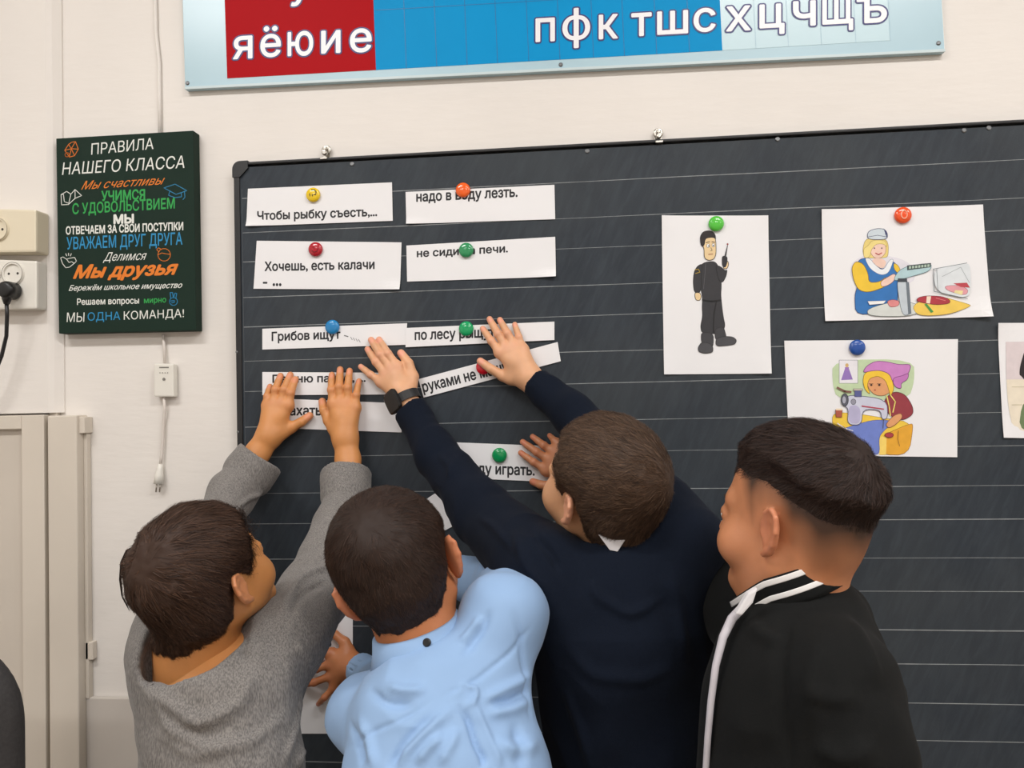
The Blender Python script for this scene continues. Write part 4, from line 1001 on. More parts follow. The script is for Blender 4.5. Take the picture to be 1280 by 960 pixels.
magnet(392, 244, (236, 200, 30), 'yellow smiling magnet on the top left strip', mark=([[(-.35, .10), (-.30, -.25)], [(.02, .0), (.05, -.3)], [(-.1, .62), (.3, .6), (.55, .3), (.5, -.1), (.2, -.05)]], (60, 40, 20), .0009))
magnet(579, 238, (242, 100, 30), 'orange magnet on the strip about water')
magnet(395, 312, (176, 20, 40), 'dark red magnet on the strip reading калачи', mark=([[(-.4, -.2), (-.1, -.45), (.3, -.35), (.5, 0)], [(-.1, .3), (-.1, .1)]], (120, 8, 24), .0007))
magnet(583, 313, (46, 146, 92), 'dull green magnet on the strip reading печи')
magnet(416, 409, (26, 128, 190), 'light blue magnet on the strip reading Грибов')
magnet(583, 411, (14, 160, 96), 'green magnet on the strip reading по лесу', y=YP-.002)
magnet(604.5, 459, (206, 18, 40), 'crimson magnet on the slanted strip, half under a thumb', y=YP-.002)
magnet(624.5, 569, (18, 146, 84), 'deep green magnet on the strip reading буду играть')
magnet(895, 280, (84, 196, 66), 'bright lime green magnet on the guard picture')
magnet(1128, 269.5, (238, 84, 34), 'orange-red magnet with a pale ring on the shop picture', r=.0150, mark=([[(.34*math.cos(t), .48*math.sin(t)) for t in [6.2832*k/14 for k in range(15)]]], (250, 190, 160), .0009))
magnet(1071, 434.5, (26, 78, 160), 'dark blue magnet on the sewing picture')
magnet(393, 826, (226, 46, 40), 'red magnet under a hand on the upright strip')

# ------------------------------------------------------------------ office chair at the left edge
ch = empty('office_chair', (p(-205, 800, -.62)[0], -.62, 0)); tag(ch, 'dark grey upholstered chair back at the bottom left edge', 'chair')
M_cf = mat('chair_fabric', srgb(52, 50, 50), .9, noise=.25, nscale=250, bump=.3, bscale=500)
cx, cy = p(-205, 800, -.62)[0], -.62; ztop = p(-10, 796, -.62)[2]
def cushion(name, c, r, e=.06):
    F = Field(np.array(c)-r-.05, np.array(c)+r+.05, .008); X, Y, Z = np.meshgrid(*F.ax, indexing='ij')
    qx, qy, qz = [np.abs(a-c[i])-(r[i]-min(e, r[i]*.9)) for i, a in enumerate((X, Y, Z))]; ee = min(e, min(r)*.9)
    qx, qy, qz = np.abs(X-c[0])-(r[0]-e), np.abs(Y-c[1])-(r[1]-ee), np.abs(Z-c[2])-(r[2]-e)
    F.f = (np.sqrt(np.maximum(qx, 0)**2+(np.maximum(qy, 0)*e/ee)**2+np.maximum(qz, 0)**2)+np.minimum(np.maximum(qx, np.maximum(qy, qz)), 0)-e).astype(np.float32)
    V, Qd = F.mesh(2); mesh_np(name, V, outward(V, Qd), M_cf, ch)
hw = p(27, 930, -.62)[0]-cx
cushion('backrest', (cx, cy, ztop-.22), np.array([hw, .035, .22]), .10); cushion('seat', (cx, cy+.24, .46), np.array([.21, .20, .04]), .07)
b = MB(); b.tube([(cx, cy+.24, .06), (cx, cy+.24, .42)], .026, 14); b.build('column', M_dark, ch, smooth=True)
b = MB(); b.tube([(cx, cy+.2, .42), (cx, cy-.05, .44), (cx, cy-.06, .60), (cx, cy-.025, .72)], .018, 10); b.build('back_support', M_dark, ch, smooth=True)
for k_ in range(5):
    a = 2*math.pi*k_/5+.3; ex, ey = cx+.24*math.cos(a), cy+.24+.24*math.sin(a)
    b = MB(); b.tube([(cx, cy+.24, .10), (ex, ey, .068)], [.024, .014], 8); lg = b.build('leg', M_dark, ch, smooth=True)
    b = MB(); b.lathe((ex-.012*math.sin(a), ey+.012*math.cos(a), .027), (math.sin(a), -math.cos(a), 0), [(0, .020), (.002, .0265), (.022, .0265), (.024, .020)], 16); b.tube([(ex, ey, .04), (ex, ey, .075)], .006, 8); b.build('caster', M_dark, lg)

# ------------------------------------------------------------------ the four boys
def skinmat(name, c, stubc, pinkc):
    return mat(name, srgb(*c), .48, noise=.10, nscale=26, sss=.12, attr='stub', attr_col=srgb(*stubc), attr2='pink', attr2_col=srgb(*pinkc), bump=.12, bscale=420, bdist=.0006)
def hairmat(name, dark, light):
    m = mat(name, srgb(*dark), .58, attr='strand', attr_col=srgb(*light), spec=.25); return m
M_trouser = mat('dark_trousers', srgb(28, 32, 44), .85, noise=.2, nscale=200)
M_shoe = mat('black_shoe', srgb(20, 20, 22), .4)
M_eye = mat('eyeball', srgb(236, 232, 226), .15); M_iris = mat('iris', srgb(54, 34, 22), .15); M_brow = mat('brow_hair', srgb(40, 28, 22), .8)
BOARD = YP

def P(px, py, y): return np.array(W(px, py, y))

def eyes(H, parent, skin):
    for q in (-1, 1):
        b = MB(); c = H.w(q*.031, .0722, .0050); d = H.d(0, 1, -.05); R_ = .0118*H.s
        prof = [(-R_*math.cos(math.pi*k/14), R_*math.sin(math.pi*k/14)) for k in range(15)]
        b.lathe(tuple(c), tuple(d), prof, 20); e = b.build('eye', M_eye, parent, smooth=True)
        b = MB(); b.lathe(tuple(c+unit(d)*R_*.90), tuple(d), [(0, R_*.46), (R_*.10, R_*.40), (R_*.13, R_*.1)], 18); b.build('iris', M_iris, e, smooth=True)
        b = MB(); b.tube([H.w(q*.014, .0850, .0245), H.w(q*.029, .0800, .0285), H.w(q*.043, .0700, .0245)], [.0018*H.s, .0024*H.s, .0010*H.s], 8); b.build('eyebrow', M_brow, parent, smooth=True)

def person(label, H, neck, neck_r, skin, hands, pel, chest, sh, arms, ft, shave=None, sfade=.012, spot=None, cheek=1.0, ear=1.0, hl=HL, head_in=None):
    """one continuous body: head, neck, trunk, arms, hands, legs"""
    root = empty('person', (pel[0], pel[1], 0.0)); tag(root, label, 'person')
    F, bald = head_field(H, neck, neck_r, cheek, ear=ear)
    V, Q = F.mesh(1); Q = fix2(V, Q, H.c); L = H.loc(V)
    stub = np.zeros(len(V))
    Rr = hair_region(L, H, hl)+.006*vnoise(L, 60, 3)
    stub = np.clip(Rr/sfade, 0, 1)*(shave if shave is not None else 1.0)
    if spot is not None: stub *= 1-.75*np.exp(-(np.linalg.norm(L-np.array(spot), axis=1)/.010)**2)
    isear = (np.abs(L[:, 0]) > .0735) | ((np.abs(L[:, 0]) > .070) & (L[:, 2] < .020) & (L[:, 2] > -.03) & (L[:, 1] < .008) & (L[:, 1] > -.02)); stub[isear & (L[:, 2] < .036)] = 0
    lip = np.clip(1.4-np.sqrt((L[:, 0]/.021)**2+((L[:, 2]+.049)/.0085)**2), 0, 1)*(L[:, 1] > .06)
    pink = np.maximum(lip, .35*(isear & (np.abs(L[:, 0]) > .07)))
    parts = [(V, Q, {'stub': stub, 'pink': pink})]
    feet = leg_set(pel, ft)
    parts.append(limbs(root, pel, feet, chest, neck-np.array([0, 0, .04]), sh, arms, ft))
    for h in hands:
        V, Q, nail = h; parts.append((V, Q, {'pink': nail*.7}))
    V, Q, at = merge(parts)
    o = mesh_np('body', V, Q, skin, root, attrs=at)
    eyes(H, root, skin)
    return root, F, bald, feet

def clothing(name, F, mm, parent, fl=(), noise=.003, nsc=16, fine=.0, smooth=1, stretch=(1, 1, 1), seed=1, rid=.0022):
    V, Q = F.mesh(smooth); Q = outward(V, Q)
    N = normals(V, Q); V = V+N*(noise*vnoise(V*np.array(stretch), nsc, seed)+noise*.45*vnoise(V*np.array(stretch), nsc*2.3, seed+1))[:, None]
    r1 = vnoise(V*np.array([1, 1, .55])+vnoise(V, 9, seed+4)[:, None]*.03, 17, seed+5); V = V+N*(rid*(1-2.2*np.abs(r1)))[:, None]
    if fl: V = folds(V, Q, [(p_, w_, a_*1.5) for p_, w_, a_ in fl])
    return mesh_np(name, V, Q, mm, parent)

def ring_strip(name, pts, ups, w, th, mm, parent, outn=None):
    """band along pts: height vector ups[i], thickness th outward from the centroid"""
    pts = [np.asarray(q, float) for q in pts]; c = sum(pts)/len(pts); b = MB(); n = len(pts)
    for i, q in enumerate(pts):
        t = unit(pts[min(i+1, n-1)]-pts[max(i-1, 0)]); up = unit(ups[i] if isinstance(ups, list) else ups); o = np.cross(t, up)
        if o@(q-c) < 0: o = -o
        o = unit(o); wi = w[i] if isinstance(w, (list, tuple)) else w
        for (a, bb) in ((0, 0), (0, th), (wi*.15, th*1.15), (wi*.85, th*1.15), (wi, th), (wi, 0)): b.V.append(tuple(q+up*a+o*bb))
    for i in range(n-1):
        for k in range(6): b.F.append((i*6+k, (i+1)*6+k, (i+1)*6+(k+1) % 6, i*6+(k+1) % 6))
    b.F.append((0, 1, 2, 3, 4, 5)); b.F.append(tuple((n-1)*6+k for k in (5, 4, 3, 2, 1, 0))); b.M = [0]*len(b.F)
    return b.build(name, mm, parent, smooth=True)

yk, yt, yw, yb = BOARD-.022, BOARD-.0068, BOARD-.028, BOARD-.016

# ---- boy in the grey marl sweater ---------------------------------------------------------------
SK1 = skinmat('skin_golden', (208, 142, 84), (70, 48, 36), (222, 146, 118))
H1 = Head(P(264, 724, -.47), (.35, .80, .48), (-.24, -.44, .86), .86)
N1 = P(246, 812, -.455)
tips = [P(414.9, 468.6, yt), P(425.2, 461.8, yt), P(437, 463.6, yt), P(448.8, 476.2, yt)]; kn = [P(416.5, 505, yk), P(425.6, 503, yk), P(435.2, 504, yk), P(444.5, 510, yk)]
hr = hand_field(tips, kn, [P(424, 545, yw), P(411.5, 526, yk+.004), P(405.2, 513, yb), P(402.9, 502, yt)], P(432, 548, yw-.004), [P(435, 575, yw-.014), P(437, 608, yw-.045), P(432, 630, -.11)], rw=.0215, ra=.0225)
tips = [P(369.5, 474, yt), P(362.9, 468.6, yt), P(350.7, 469.8, yt), P(337.5, 483, yt)]; kn = [P(360.5, 507, yk), P(351.5, 504, yk), P(342, 503, yk), P(334, 507, yk)]
hl_ = hand_field(tips, kn, [P(345, 545, yw), P(363, 535, yk+.004), P(376.5, 527.5, yb), P(387, 519.8, yt)], P(336, 545, yw-.004), [P(322, 566, yw-.012), P(308, 586, yw-.028), P(300, 598, -.070)], rw=.0215, ra=.0225)
pel, chest = P(285, 1110, -.47), P(272, 880, -.455)
SL, SRr = P(212, 800, -.425), P(355, 800, -.41)
armL = [SL, P(244, 715, -.27), P(300, 602, yw-.045)]; armR = [SRr, P(398, 730, -.25), P(437, 608, yw-.05)]
b1, F, bald, feet = person('boy in a grey marl sweater reaching both bare hands up the left of the board', H1, N1, .044, SK1, [hr, hl_], pel, chest, None, [armL, armR], (.35, .94, 0), ear=1.05)
HM1 = hairmat('hair_dark_brown', (34, 22, 17), (84, 60, 46))
hair(H1, F, bald, .016, .011, (.01, -.075, .085), HM1, b1, n=14000, length=.060, seed=1, lift=.004, width=.0011,
     hl=[.060, .058, .050, .012, -.002, .012, .016, .000, -.038, -.060, -.066], lump=.0035, comb=lambda L: np.array([.10, .0, -.35])+0*L)
b = MB()
for k in range(5):
    e = k*.7
    b.tube([P(186, 690+e, -.475), P(170+e, 682+e, -.49), P(158+e, 688+e, -.495), P(151+e*.8, 703, -.495), P(149.5+e*.6, 724, -.49), P(152+e*.5, 744+k, -.485), P(159+e, 756+k*2, -.48)], [.0014, .0012, .0010, .0009, .0008, .0006, .0002], 5)
b.build('hair_lock', HM1, b1, smooth=True)
M_marl = mat('grey_marl', srgb(138, 134, 130), .92, nscale=420, nstretch=(1.6, 1.6, .35), col2=srgb(104, 101, 99), lo=.38, hi=.62, bump=.5, bscale=330, bstretch=(1.3, 1.3, .5), bdist=.0015, spec=.15, sheen=.15)
F = Field((-.72, -.62, .56), (-.19, -.03, 1.38), .0032)
ft = np.array([.3, .95, .05])
HM_ = P(288, 1120, -.48)+np.array([0, 0, -.05]); F.path([HM_, P(278, 960, -.47), P(268, 870, -.455)], [.108, .109, .108], .03, n=ft, sq=1.30); F.plane(HM_+np.array([0, 0, -.01]), (0, 0, -1), .2)
F.cone(P(225, 825, -.44), .058, P(335, 830, -.435), .060, .05)
F.cone(N1+np.array([0, .0, -.02]), .055, P(268, 860, -.45), .08, .05)
F.path([SL, P(238, 725, -.28), P(290, 618, -.12), P(312, 590, yw-.035)], [.056, .047, .038, .036], .02)
c1 = P(326, 573, yw-.022); d1 = unit(c1-P(290, 618, -.10)); F.cone(c1-d1*.035, .0450, c1+d1*.03, .0460, .002)
F.path([SRr, P(392, 745, -.28), P(425, 650, -.14), P(434, 612, yw-.04)], [.061, .053, .039, .036], .02)
c2 = P(433, 592, yw-.026); d2 = unit(c2-P(432, 640, -.12)); F.cone(c2-d2*.045, .0435, c2+d2*.03, .0445, .002)
cut_sleeve(F, c1, d1, .0445, .006, .03); cut_sleeve(F, c2, d2, .043, .006, .03)
# open neck: wide scoop
nd = unit(H1.w(0, -.02, -.03)-N1); F.cone(N1-nd*.006+np.array([-.004, -.022, .0]), .056, N1+nd*.08+np.array([-.005, -.03, 0]), .080, .006, 's')
fl = [([P(178, 800, -.50), P(200, 870, -.56), P(250, 905, -.58), P(300, 880, -.58), P(322, 830, -.55)], .010, .006),
      ([P(170, 830, -.48), P(205, 905, -.56), P(260, 935, -.58), P(320, 915, -.58)], .008, .0045),
      ([P(185, 905, -.48), P(240, 945, -.58), P(310, 930, -.58), P(372, 885, -.52)], .008, .0035),
      ([P(305, 785, -.50), P(306, 805, -.52), P(312, 822, -.53)], .004, -.004),
      ([P(350, 755, -.45), P(378, 715, -.35), P(420, 700, -.3)], .006, .005), ([P(362, 775, -.45), P(375, 735, -.38), P(415, 722, -.3)], .005, -.004),
      ([P(372, 800, -.48), P(410, 840, -.46), P(398, 880, -.44)], .006, .004), ([P(400, 690, -.30), P(425, 668, -.2), P(440, 668, -.2)], .005, .004),
      ([P(375, 960, -.5), P(392, 900, -.48), P(398, 860, -.46)], .007, .005), ([P(360, 960, -.52), P(376, 905, -.5), P(384, 860, -.48)], .006, .004),
      ([P(300, 635, -.15), P(318, 622, -.13), P(336, 618, -.12)], .005, .004)]
sw = clothing('sweater', F, M_marl, b1, fl, noise=.0028, nsc=20, seed=3)
# rolled hem of the scoop neck
ax = unit(nd+np.array([.0, .0, 0])); u_ = unit(np.cross(ax, [0, 1, 0])); v_ = np.cross(ax, u_)
trousers(feet, pel, pel+np.array([0, 0, .08]), M_trouser, M_shoe, b1, (.35, .94, 0), r=.108)

# ---- boy in the light blue shirt ------------------------------------------------------------------
SK2 = skinmat('skin_tan', (190, 120, 76), (40, 28, 22), (208, 128, 100))
H2 = Head(P(501, 718, -.46), (-.10, .97, -.02), (-.38, .04, .92), .96)
N2 = P(526, 803, -.474)
hl_ = hand_field([P(391, 810, yt-.002), P(383, 836, yt-.004), P(375, 856, yt), P(398, 880, yt)], [P(415, 817, yk-.004), P(414, 830, yk-.006), P(415, 844, yk-.004), P(419, 857, yk)],
                 [P(438, 822, yw), P(431, 803, yk), P(419, 793, yb), P(408, 785.5, yt)], P(440, 832, yw-.006), [P(455, 840, -.085), P(480, 856, -.15), P(495, 865, -.22)], r=.0062, rw=.020, ra=.022, bend=.014)
tp, k_, th = generic_hand(P(520, 705, -.062), (-.8, 0, .6), (0, -1, 0), (-.6, 0, -.8))
hr = hand_field(tp, k_, th, P(520, 705, -.062), [P(548, 712, -.10), P(590, 725, -.17)], rw=.019, ra=.022)
pel, chest = P(575, 1150, -.53), P(565, 900, -.50)
SL, SRr = P(462, 892, -.46), P(630, 772, -.46)
armL = [SL, P(515, 885, -.28), P(480, 856, -.15)]; armR = [SRr, P(635, 735, -.25), P(548, 712, -.10)]
b2, F, bald, feet = person('boy in a light blue shirt seen from behind, leaning at the foot of the board', H2, N2, .045, SK2, [hl_, hr], pel, chest, None, [armL, armR], (-.1, .99, 0), ear=1.06)
HM2 = hairmat('hair_near_black', (24, 17, 14), (66, 46, 36))
hair(H2, F, bald, .011, .0065, (.004, -.085, .086), HM2, b2, n=12000, length=.030, seed=2, lift=.0025, width=.0009, lump=.0015,
     hl=[.070, .066, .052, .012, -.002, .014, .020, .006, -.036, -.056, -.061])
M_shirt = mat('light_blue_shirt', srgb(143, 174, 212), .78, noise=.03, nscale=12, bump=.15, bscale=900, bdist=.0005, spec=.25, sheen=.1)
F = Field((-.50, -.70, .56), (.11, -.05, 1.22), .0032); ft = np.array([-.1, .97, .1])
HM_ = P(566, 1130, -.55)+np.array([0, 0, -.05]); F.path([HM_, P(558, 1000, -.54), P(554, 915, -.51)], [.118, .124, .118], .03, n=ft, sq=1.35); F.plane(HM_+np.array([0, 0, -.01]), (0, 0, -1), .2)
F.cone(P(482, 900, -.475), .050, P(618, 812, -.475), .054, .035)
F.cone(P(538, 852, -.47), .036, P(560, 915, -.49), .075, .03)
F.path([SL, P(505, 890, -.29), P(470, 850, -.13)], [.056, .048, .033], .02)
F.path([SRr, P(632, 738, -.27), P(565, 716, -.12)], [.058, .046, .032], .02)
c1 = P(449, 836, -.082); d1 = unit(P(449, 836, -.082)-P(475, 852, -.14)); F.cone(c1-d1*.04, .030, c1+d1*.03, .0300, .004)
c2 = P(558, 714, -.108); d2 = unit(c2-P(592, 725, -.18)); F.cone(c2-d2*.04, .0305, c2+d2*.03, .0305, .004)
cut_sleeve(F, c1, d1, .030, .004, .03); cut_sleeve(F, c2, d2, .0305, .004, .03)
nd = unit(H2.w(0, -.02, -.03)-N2); F.cone(N2, .050, N2+nd*.06, .056, .004, 's')
yo = -.62
pf = lambda *q: [P(a_, c_, yo) for a_, c_ in q]
fl = [(pf((548, 872), (590, 850), (640, 815), (672, 780)), .0030, -.0018), (pf((425, 935), (480, 905), (545, 872)), .0030, -.0018),
      (pf((574, 876), (590, 905), (604, 945), (608, 958)), .0040, -.0055), (pf((566, 872), (582, 850), (600, 856), (596, 872), (578, 884)), .0035, .0030),
      (pf((590, 868), (608, 900), (622, 940), (628, 958)), .0045, .0030), (pf((568, 884), (540, 902), (512, 935), (496, 956)), .0065, .0060),
      (pf((560, 885), (525, 908), (495, 940), (480, 956)), .0060, -.0045), (pf((556, 915), (535, 935), (520, 956)), .0060, .0050), (pf((575, 905), (560, 935), (550, 956)), .0060, .0035),
      (pf((604, 870), (640, 858), (672, 842)), .0060, .0040), (pf((610, 886), (645, 885), (680, 868)), .0060, .0040), (pf((612, 876), (646, 871), (678, 856)), .0040, -.0035),
      (pf((620, 920), (650, 935), (680, 925)), .0080, .0050), (pf((640, 760), (655, 800), (664, 850), (668, 900)), .0045, -.0025),
      (pf((480, 850), (505, 858), (535, 860)), .0060, .0045), (pf((455, 858), (480, 875), (520, 880)), .0050, -.0035), (pf((600, 765), (585, 785), (575, 800)), .0060, .0040),
      (pf((612, 760), (598, 790), (580, 815)), .0050, -.0035), (pf((430, 900), (445, 930), (450, 956)), .0050, -.0035), (pf((440, 895), (458, 925), (465, 956)), .0060, .0040),
      (pf((648, 900), (655, 930), (650, 956)), .0080, -.0040)]
shirt = clothing('shirt', F, M_shirt, b2, fl, noise=.0032, nsc=15, seed=6)
# folded collar: a stand and a leaf that turns down outside it
ax = nd; ru = unit(np.cross(np.array([0, 1, 0]), ax)); rv = np.cross(ax, ru)
def ringpts(c, ru, rv, a, b_, a0, a1, n=28): return [c+ru*a*math.cos(t)+rv*b_*math.sin(t) for t in [a0+(a1-a0)*k/n for k in range(n+1)]]
cb = N2-ax*.004
stand = ringpts(cb, ru, rv, .053, .053, math.radians(110), math.radians(430)); ring_strip('collar_stand', stand, ax, .026, .0022, M_shirt, b2)
b = MB(); n = 36; prof = [(.0520, .026), (.0545, .0285), (.0585, .0270), (.0630, .012), (.0725, -.012), (.0700, -.012), (.0560, .018)]
for k in range(n+1):
    t = math.radians(105)+math.radians(330)*k/n
    for (r_, h_) in prof: b.V.append(tuple(cb+(ru*math.cos(t)+rv*math.sin(t))*r_+ax*h_))
for k in range(n):
    for j in range(len(prof)): b.F.append((k*7+j, (k+1)*7+j, (k+1)*7+(j+1) % 7, k*7+(j+1) % 7))
b.M = [0]*len(b.F); b.build('collar', M_shirt, b2, smooth=True)
b = MB(); q = P(534, 803, -.53); b.lathe(tuple(q), (-.1, -1, .25), [(0, .0052), (.0025, .0052), (.0035, .004)], 14); b.build('button', M_dark, b2)
trousers(feet, pel, pel+np.array([0, 0, .08]), mat('navy_trousers', srgb(46, 56, 104), .85, noise=.2, nscale=200), M_shoe, b2, (-.1, .99, 0), r=.106)

# ---- boy in the dark blue sweater -------------------------------------------------------------------
SK3 = skinmat('skin_fair', (222, 168, 128), (66, 48, 38), (236, 160, 140))
H3 = Head(P(752, 612, -.345), (-.64, .60, .44), (.05, -.36, .93), .94)
N3 = P(778, 688, -.335)
tips = [P(473.9, 424.5, yt), P(464, 425, yt), P(459.7, 436.5, yt), P(451, 458.3, yt)]; kn = [P(497, 459, yk), P(489, 461, yk), P(482, 467.5, yk), P(477, 478, yk)]
hl_ = hand_field(tips, kn, [P(511, 491, yw), P(516, 471, yk+.002), P(511, 454.4, yb), P(501.3, 441.5, yt)], P(503, 493, yw-.002), [P(512, 510, yw-.010), P(524, 530, -.08), P(540, 556, -.11)], r=.0072, rw=.0205, ra=.0220)
tips = [P(603.5, 410.8, yt), P(612, 399, yt), P(624.9, 400, yt), P(643.5, 405.5, yt)]; kn = [P(625, 441, yk), P(633, 435, yk), P(644, 433, yk), P(654, 437, yk)]
hr = hand_field(tips, kn, [P(648, 478, yw), P(629, 470, yk+.004), P(613.5, 461, yb-.006), P(600.5, 451.5, yt-.008)], P(661, 471, yw-.002), [P(674, 484, yw-.010), P(705, 510, -.09), P(745, 545, -.15)], r=.0067, rw=.0215, ra=.0230)
pel, chest = P(790, 1180, -.33), P(785, 850, -.345)
SL, SRr = P(680, 715, -.37), P(850, 680, -.35)
armL = [SL, P(598, 636, -.21), P(536, 550, -.10)]; armR = [SRr, P(775, 575, -.19), P(705, 510, -.09)]
b3, F, bald, feet = person('taller boy in a dark blue sweater reaching up with a black watch on his wrist', H3, N3, .043, SK3, [hl_, hr], pel, chest, None, [armL, armR], (-.1, .99, 0), ear=1.0)
HM3 = hairmat('hair_brown', (44, 33, 27), (106, 82, 64))
hair(H3, F, bald, .012, .008, (.030, -.088, .062), HM3, b3, n=14000, length=.028, seed=4, lift=.004, width=.0009, lump=.0015,
     hl=[.062, .060, .052, .014, -.002, .012, .018, .004, -.040, -.062, -.068])
M_navy_s = mat('dark_blue_knit', srgb(17, 24, 37), .9, noise=.15, nscale=300, bump=.25, bscale=700, bdist=.0008, spec=.12, sheen=.02)
F = Field((-.42, -.54, .56), (.40, -.03, 1.45), .0032); ft = np.array([-.1, .98, .1])
HM_ = P(792, 1180, -.335)+np.array([0, 0, -.05]); F.path([HM_, P(790, 960, -.34), P(783, 830, -.35)], [.116, .119, .131], .03, n=ft, sq=1.35); F.plane(HM_+np.array([0, 0, -.01]), (0, 0, -1), .2)
F.cone(P(700, 745, -.38), .062, P(838, 725, -.36), .064, .05); F.cone(P(772, 712, -.345), .056, P(776, 790, -.36), .095, .05)
F.path([SL, P(600, 640, -.22), P(545, 566, -.12), P(520, 525, -.075)], [.066, .047, .036, .032], .02)
F.path([SRr, P(780, 582, -.20), P(715, 517, -.11), P(682, 490, -.075)], [.066, .048, .034, .031], .02)
c1 = P(513, 512, yw-.016); d1 = unit(c1-P(545, 560, -.105)); F.cone(c1-d1*.03, .0325, c1+d1*.03, .0305, .004)
c2 = P(669, 479, yw-.014); d2 = unit(c2-P(705, 510, -.095)); F.cone(c2-d2*.03, .030, c2+d2*.03, .0290, .004)
cut_sleeve(F, c1, d1, .0305, .006, .02); cut_sleeve(F, c2, d2, .0290, .007, .02)
nd = unit(H3.w(0, -.02, -.03)-N3); F.cone(N3, .050, N3+nd*.06, .058, .004, 's')
fl = [([P(640, 655, -.40), P(650, 700, -.44), P(690, 745, -.47)], .008, .005), ([P(660, 650, -.38), P(690, 690, -.43), P(700, 715, -.45)], .006, -.005),
      ([P(700, 800, -.48), P(740, 845, -.49), P(800, 850, -.48), P(850, 830, -.45)], .010, .003), ([P(740, 720, -.45), P(745, 745, -.47), P(790, 770, -.47), P(835, 740, -.45)], .007, .004),
      ([P(700, 860, -.48), P(720, 910, -.48), P(738, 970, -.48)], .008, .004), ([P(835, 700, -.42), P(850, 760, -.45), P(865, 830, -.43)], .010, .004),
      ([P(590, 640, -.25), P(620, 660, -.30), P(640, 690, -.35)], .006, .003), ([P(545, 560, -.12), P(560, 578, -.14), P(556, 596, -.15)], .005, .003)]
clothing('sweater', F, M_navy_s, b3, fl, noise=.003, nsc=14, seed=9)
ax = nd; ru = unit(np.cross(np.array([0, 1, 0]), ax)); rv = np.cross(ax, ru)
ring_strip('neckband', ringpts(N3+ax*.001, ru, rv, .052, .054, 0, 2*math.pi), ax, .014, .004, M_navy_s, b3)
M_wshirt = mat('white_shirt', srgb(222, 220, 222), .8, noise=.03, nscale=20)
ring_strip('shirt_collar', ringpts(N3+ax*.004, ru, rv, .048, .050, 0, 2*math.pi), ax, .020, .003, M_wshirt, b3)
b = MB(); q = P(766, 668, -.405); b.slab([xz(748, 668, -.408), xz(762, 687, -.408), xz(772, 689, -.408), xz(788, 664, -.408)], -.412, -.404); b.build('collar_tip', M_wshirt, b3, bevel=.001)
# watch on the left wrist
wc = P(507, 499, yw-.006); wd_ = unit(P(512, 512, yw-.01)-P(500, 486, yw)); o_ = unit(np.array([0, -1, 0])-wd_*(-wd_[1])); s_ = np.cross(wd_, o_)
if s_[0] > 0: s_ = -s_
b = MB(); n = 30
for k in range(n):
    t = 2*math.pi*k/n; cen = wc+s_*math.cos(t)*.0262+o_*math.sin(t)*.0225; on = unit(s_*math.cos(t)/.0262+o_*math.sin(t)/.0225)
    for (a, d) in ((-.0085, 0), (-.0085, .0022), (.0085, .0022), (.0085, 0)): b.V.append(tuple(cen+wd_*a+on*d))
for k in range(n):
    for j in range(4): b.F.append((k*4+j, ((k+1) % n)*4+j, ((k+1) % n)*4+(j+1) % 4, k*4+(j+1) % 4))
b.M = [0]*len(b.F); wst = b.build('watch_strap', mat('black_rubber', srgb(24, 24, 26), .55), b3, smooth=False)
t = math.radians(52); cen = wc+s_*math.cos(t)*.0262+o_*math.sin(t)*.0225; on = unit(s_*math.cos(t)/.0262+o_*math.sin(t)/.0225); tn = np.cross(wd_, on); b = MB()
for hh, e in ((.001, .92), (.003, 1.0), (.0075, 1.0), (.0092, .86)):
    for k in range(24):
        a = 2*math.pi*k/24; cx_, sx_ = math.cos(a), math.sin(a); pw_ = lambda v: math.copysign(abs(v)**.45, v)
        b.V.append(tuple(cen+on*hh+tn*pw_(cx_)*.0190*e+wd_*pw_(sx_)*.0215*e))
for l in range(3):
    for k in range(24): b.F.append((l*24+k, l*24+(k+1) % 24, (l+1)*24+(k+1) % 24, (l+1)*24+k))
b.F.append(tuple(range(23, -1, -1))); b.F.append(tuple(72+k for k in range(24))); b.M = [0]*len(b.F); b.build('watch_case', mat('black_glass', srgb(18, 18, 20), .25), wst)
trousers(feet, pel, pel+np.array([0, 0, .08]), M_trouser, M_shoe, b3, (-.1, .99, 0), r=.11)

# ---- boy in the black bomber jacket ---------------------------------------------------------------
SK4 = skinmat('skin_warm', (200, 134, 94), (44, 30, 23), (206, 124, 98))
H4 = Head(P(990, 652, -.53), (-.75, .66, .02), (.03, .02, 1), .91)
N4 = P(990, 732, -.525)
tips = [P(651, 566, yt), P(653.5, 552.5, yt), P(666, 546, yt), P(687, 544.4, yt)]; kn = [P(683, 588, yk), P(688, 576, yk), P(693, 566, yk), P(699, 556, yk)]
hr = hand_field(tips, kn, [P(708, 604, yw), P(688, 608, yk+.004), P(676, 606, yb), P(666, 602, yt)], P(718, 586, yw-.004), [P(740, 596, -.075), P(790, 618, -.13), P(830, 640, -.18)], r=.0064, rw=.0205, ra=.0225)
wl = P(1092, 1090, -.66); EL = P(1066, 940, -.645); tp, k_, th = generic_hand(wl, (-.1, .1, -1), (.2, -1, 0), (-.95, .1, 0)); hl_ = hand_field(tp, k_, th, wl, [wl+(EL-wl)*.25, wl+(EL-wl)*.5], rw=.020, ra=.023, toward=(.2, -1, 0))
pel, chest = P(1005, 1200, -.56), P(1010, 880, -.55)
SL, SRr = P(1032, 850, -.62), P(958, 810, -.45)
armL = [SL, EL, wl+(EL-wl)*.5]; armR = [SRr, P(890, 705, -.31), P(790, 618, -.13)]
shv = None
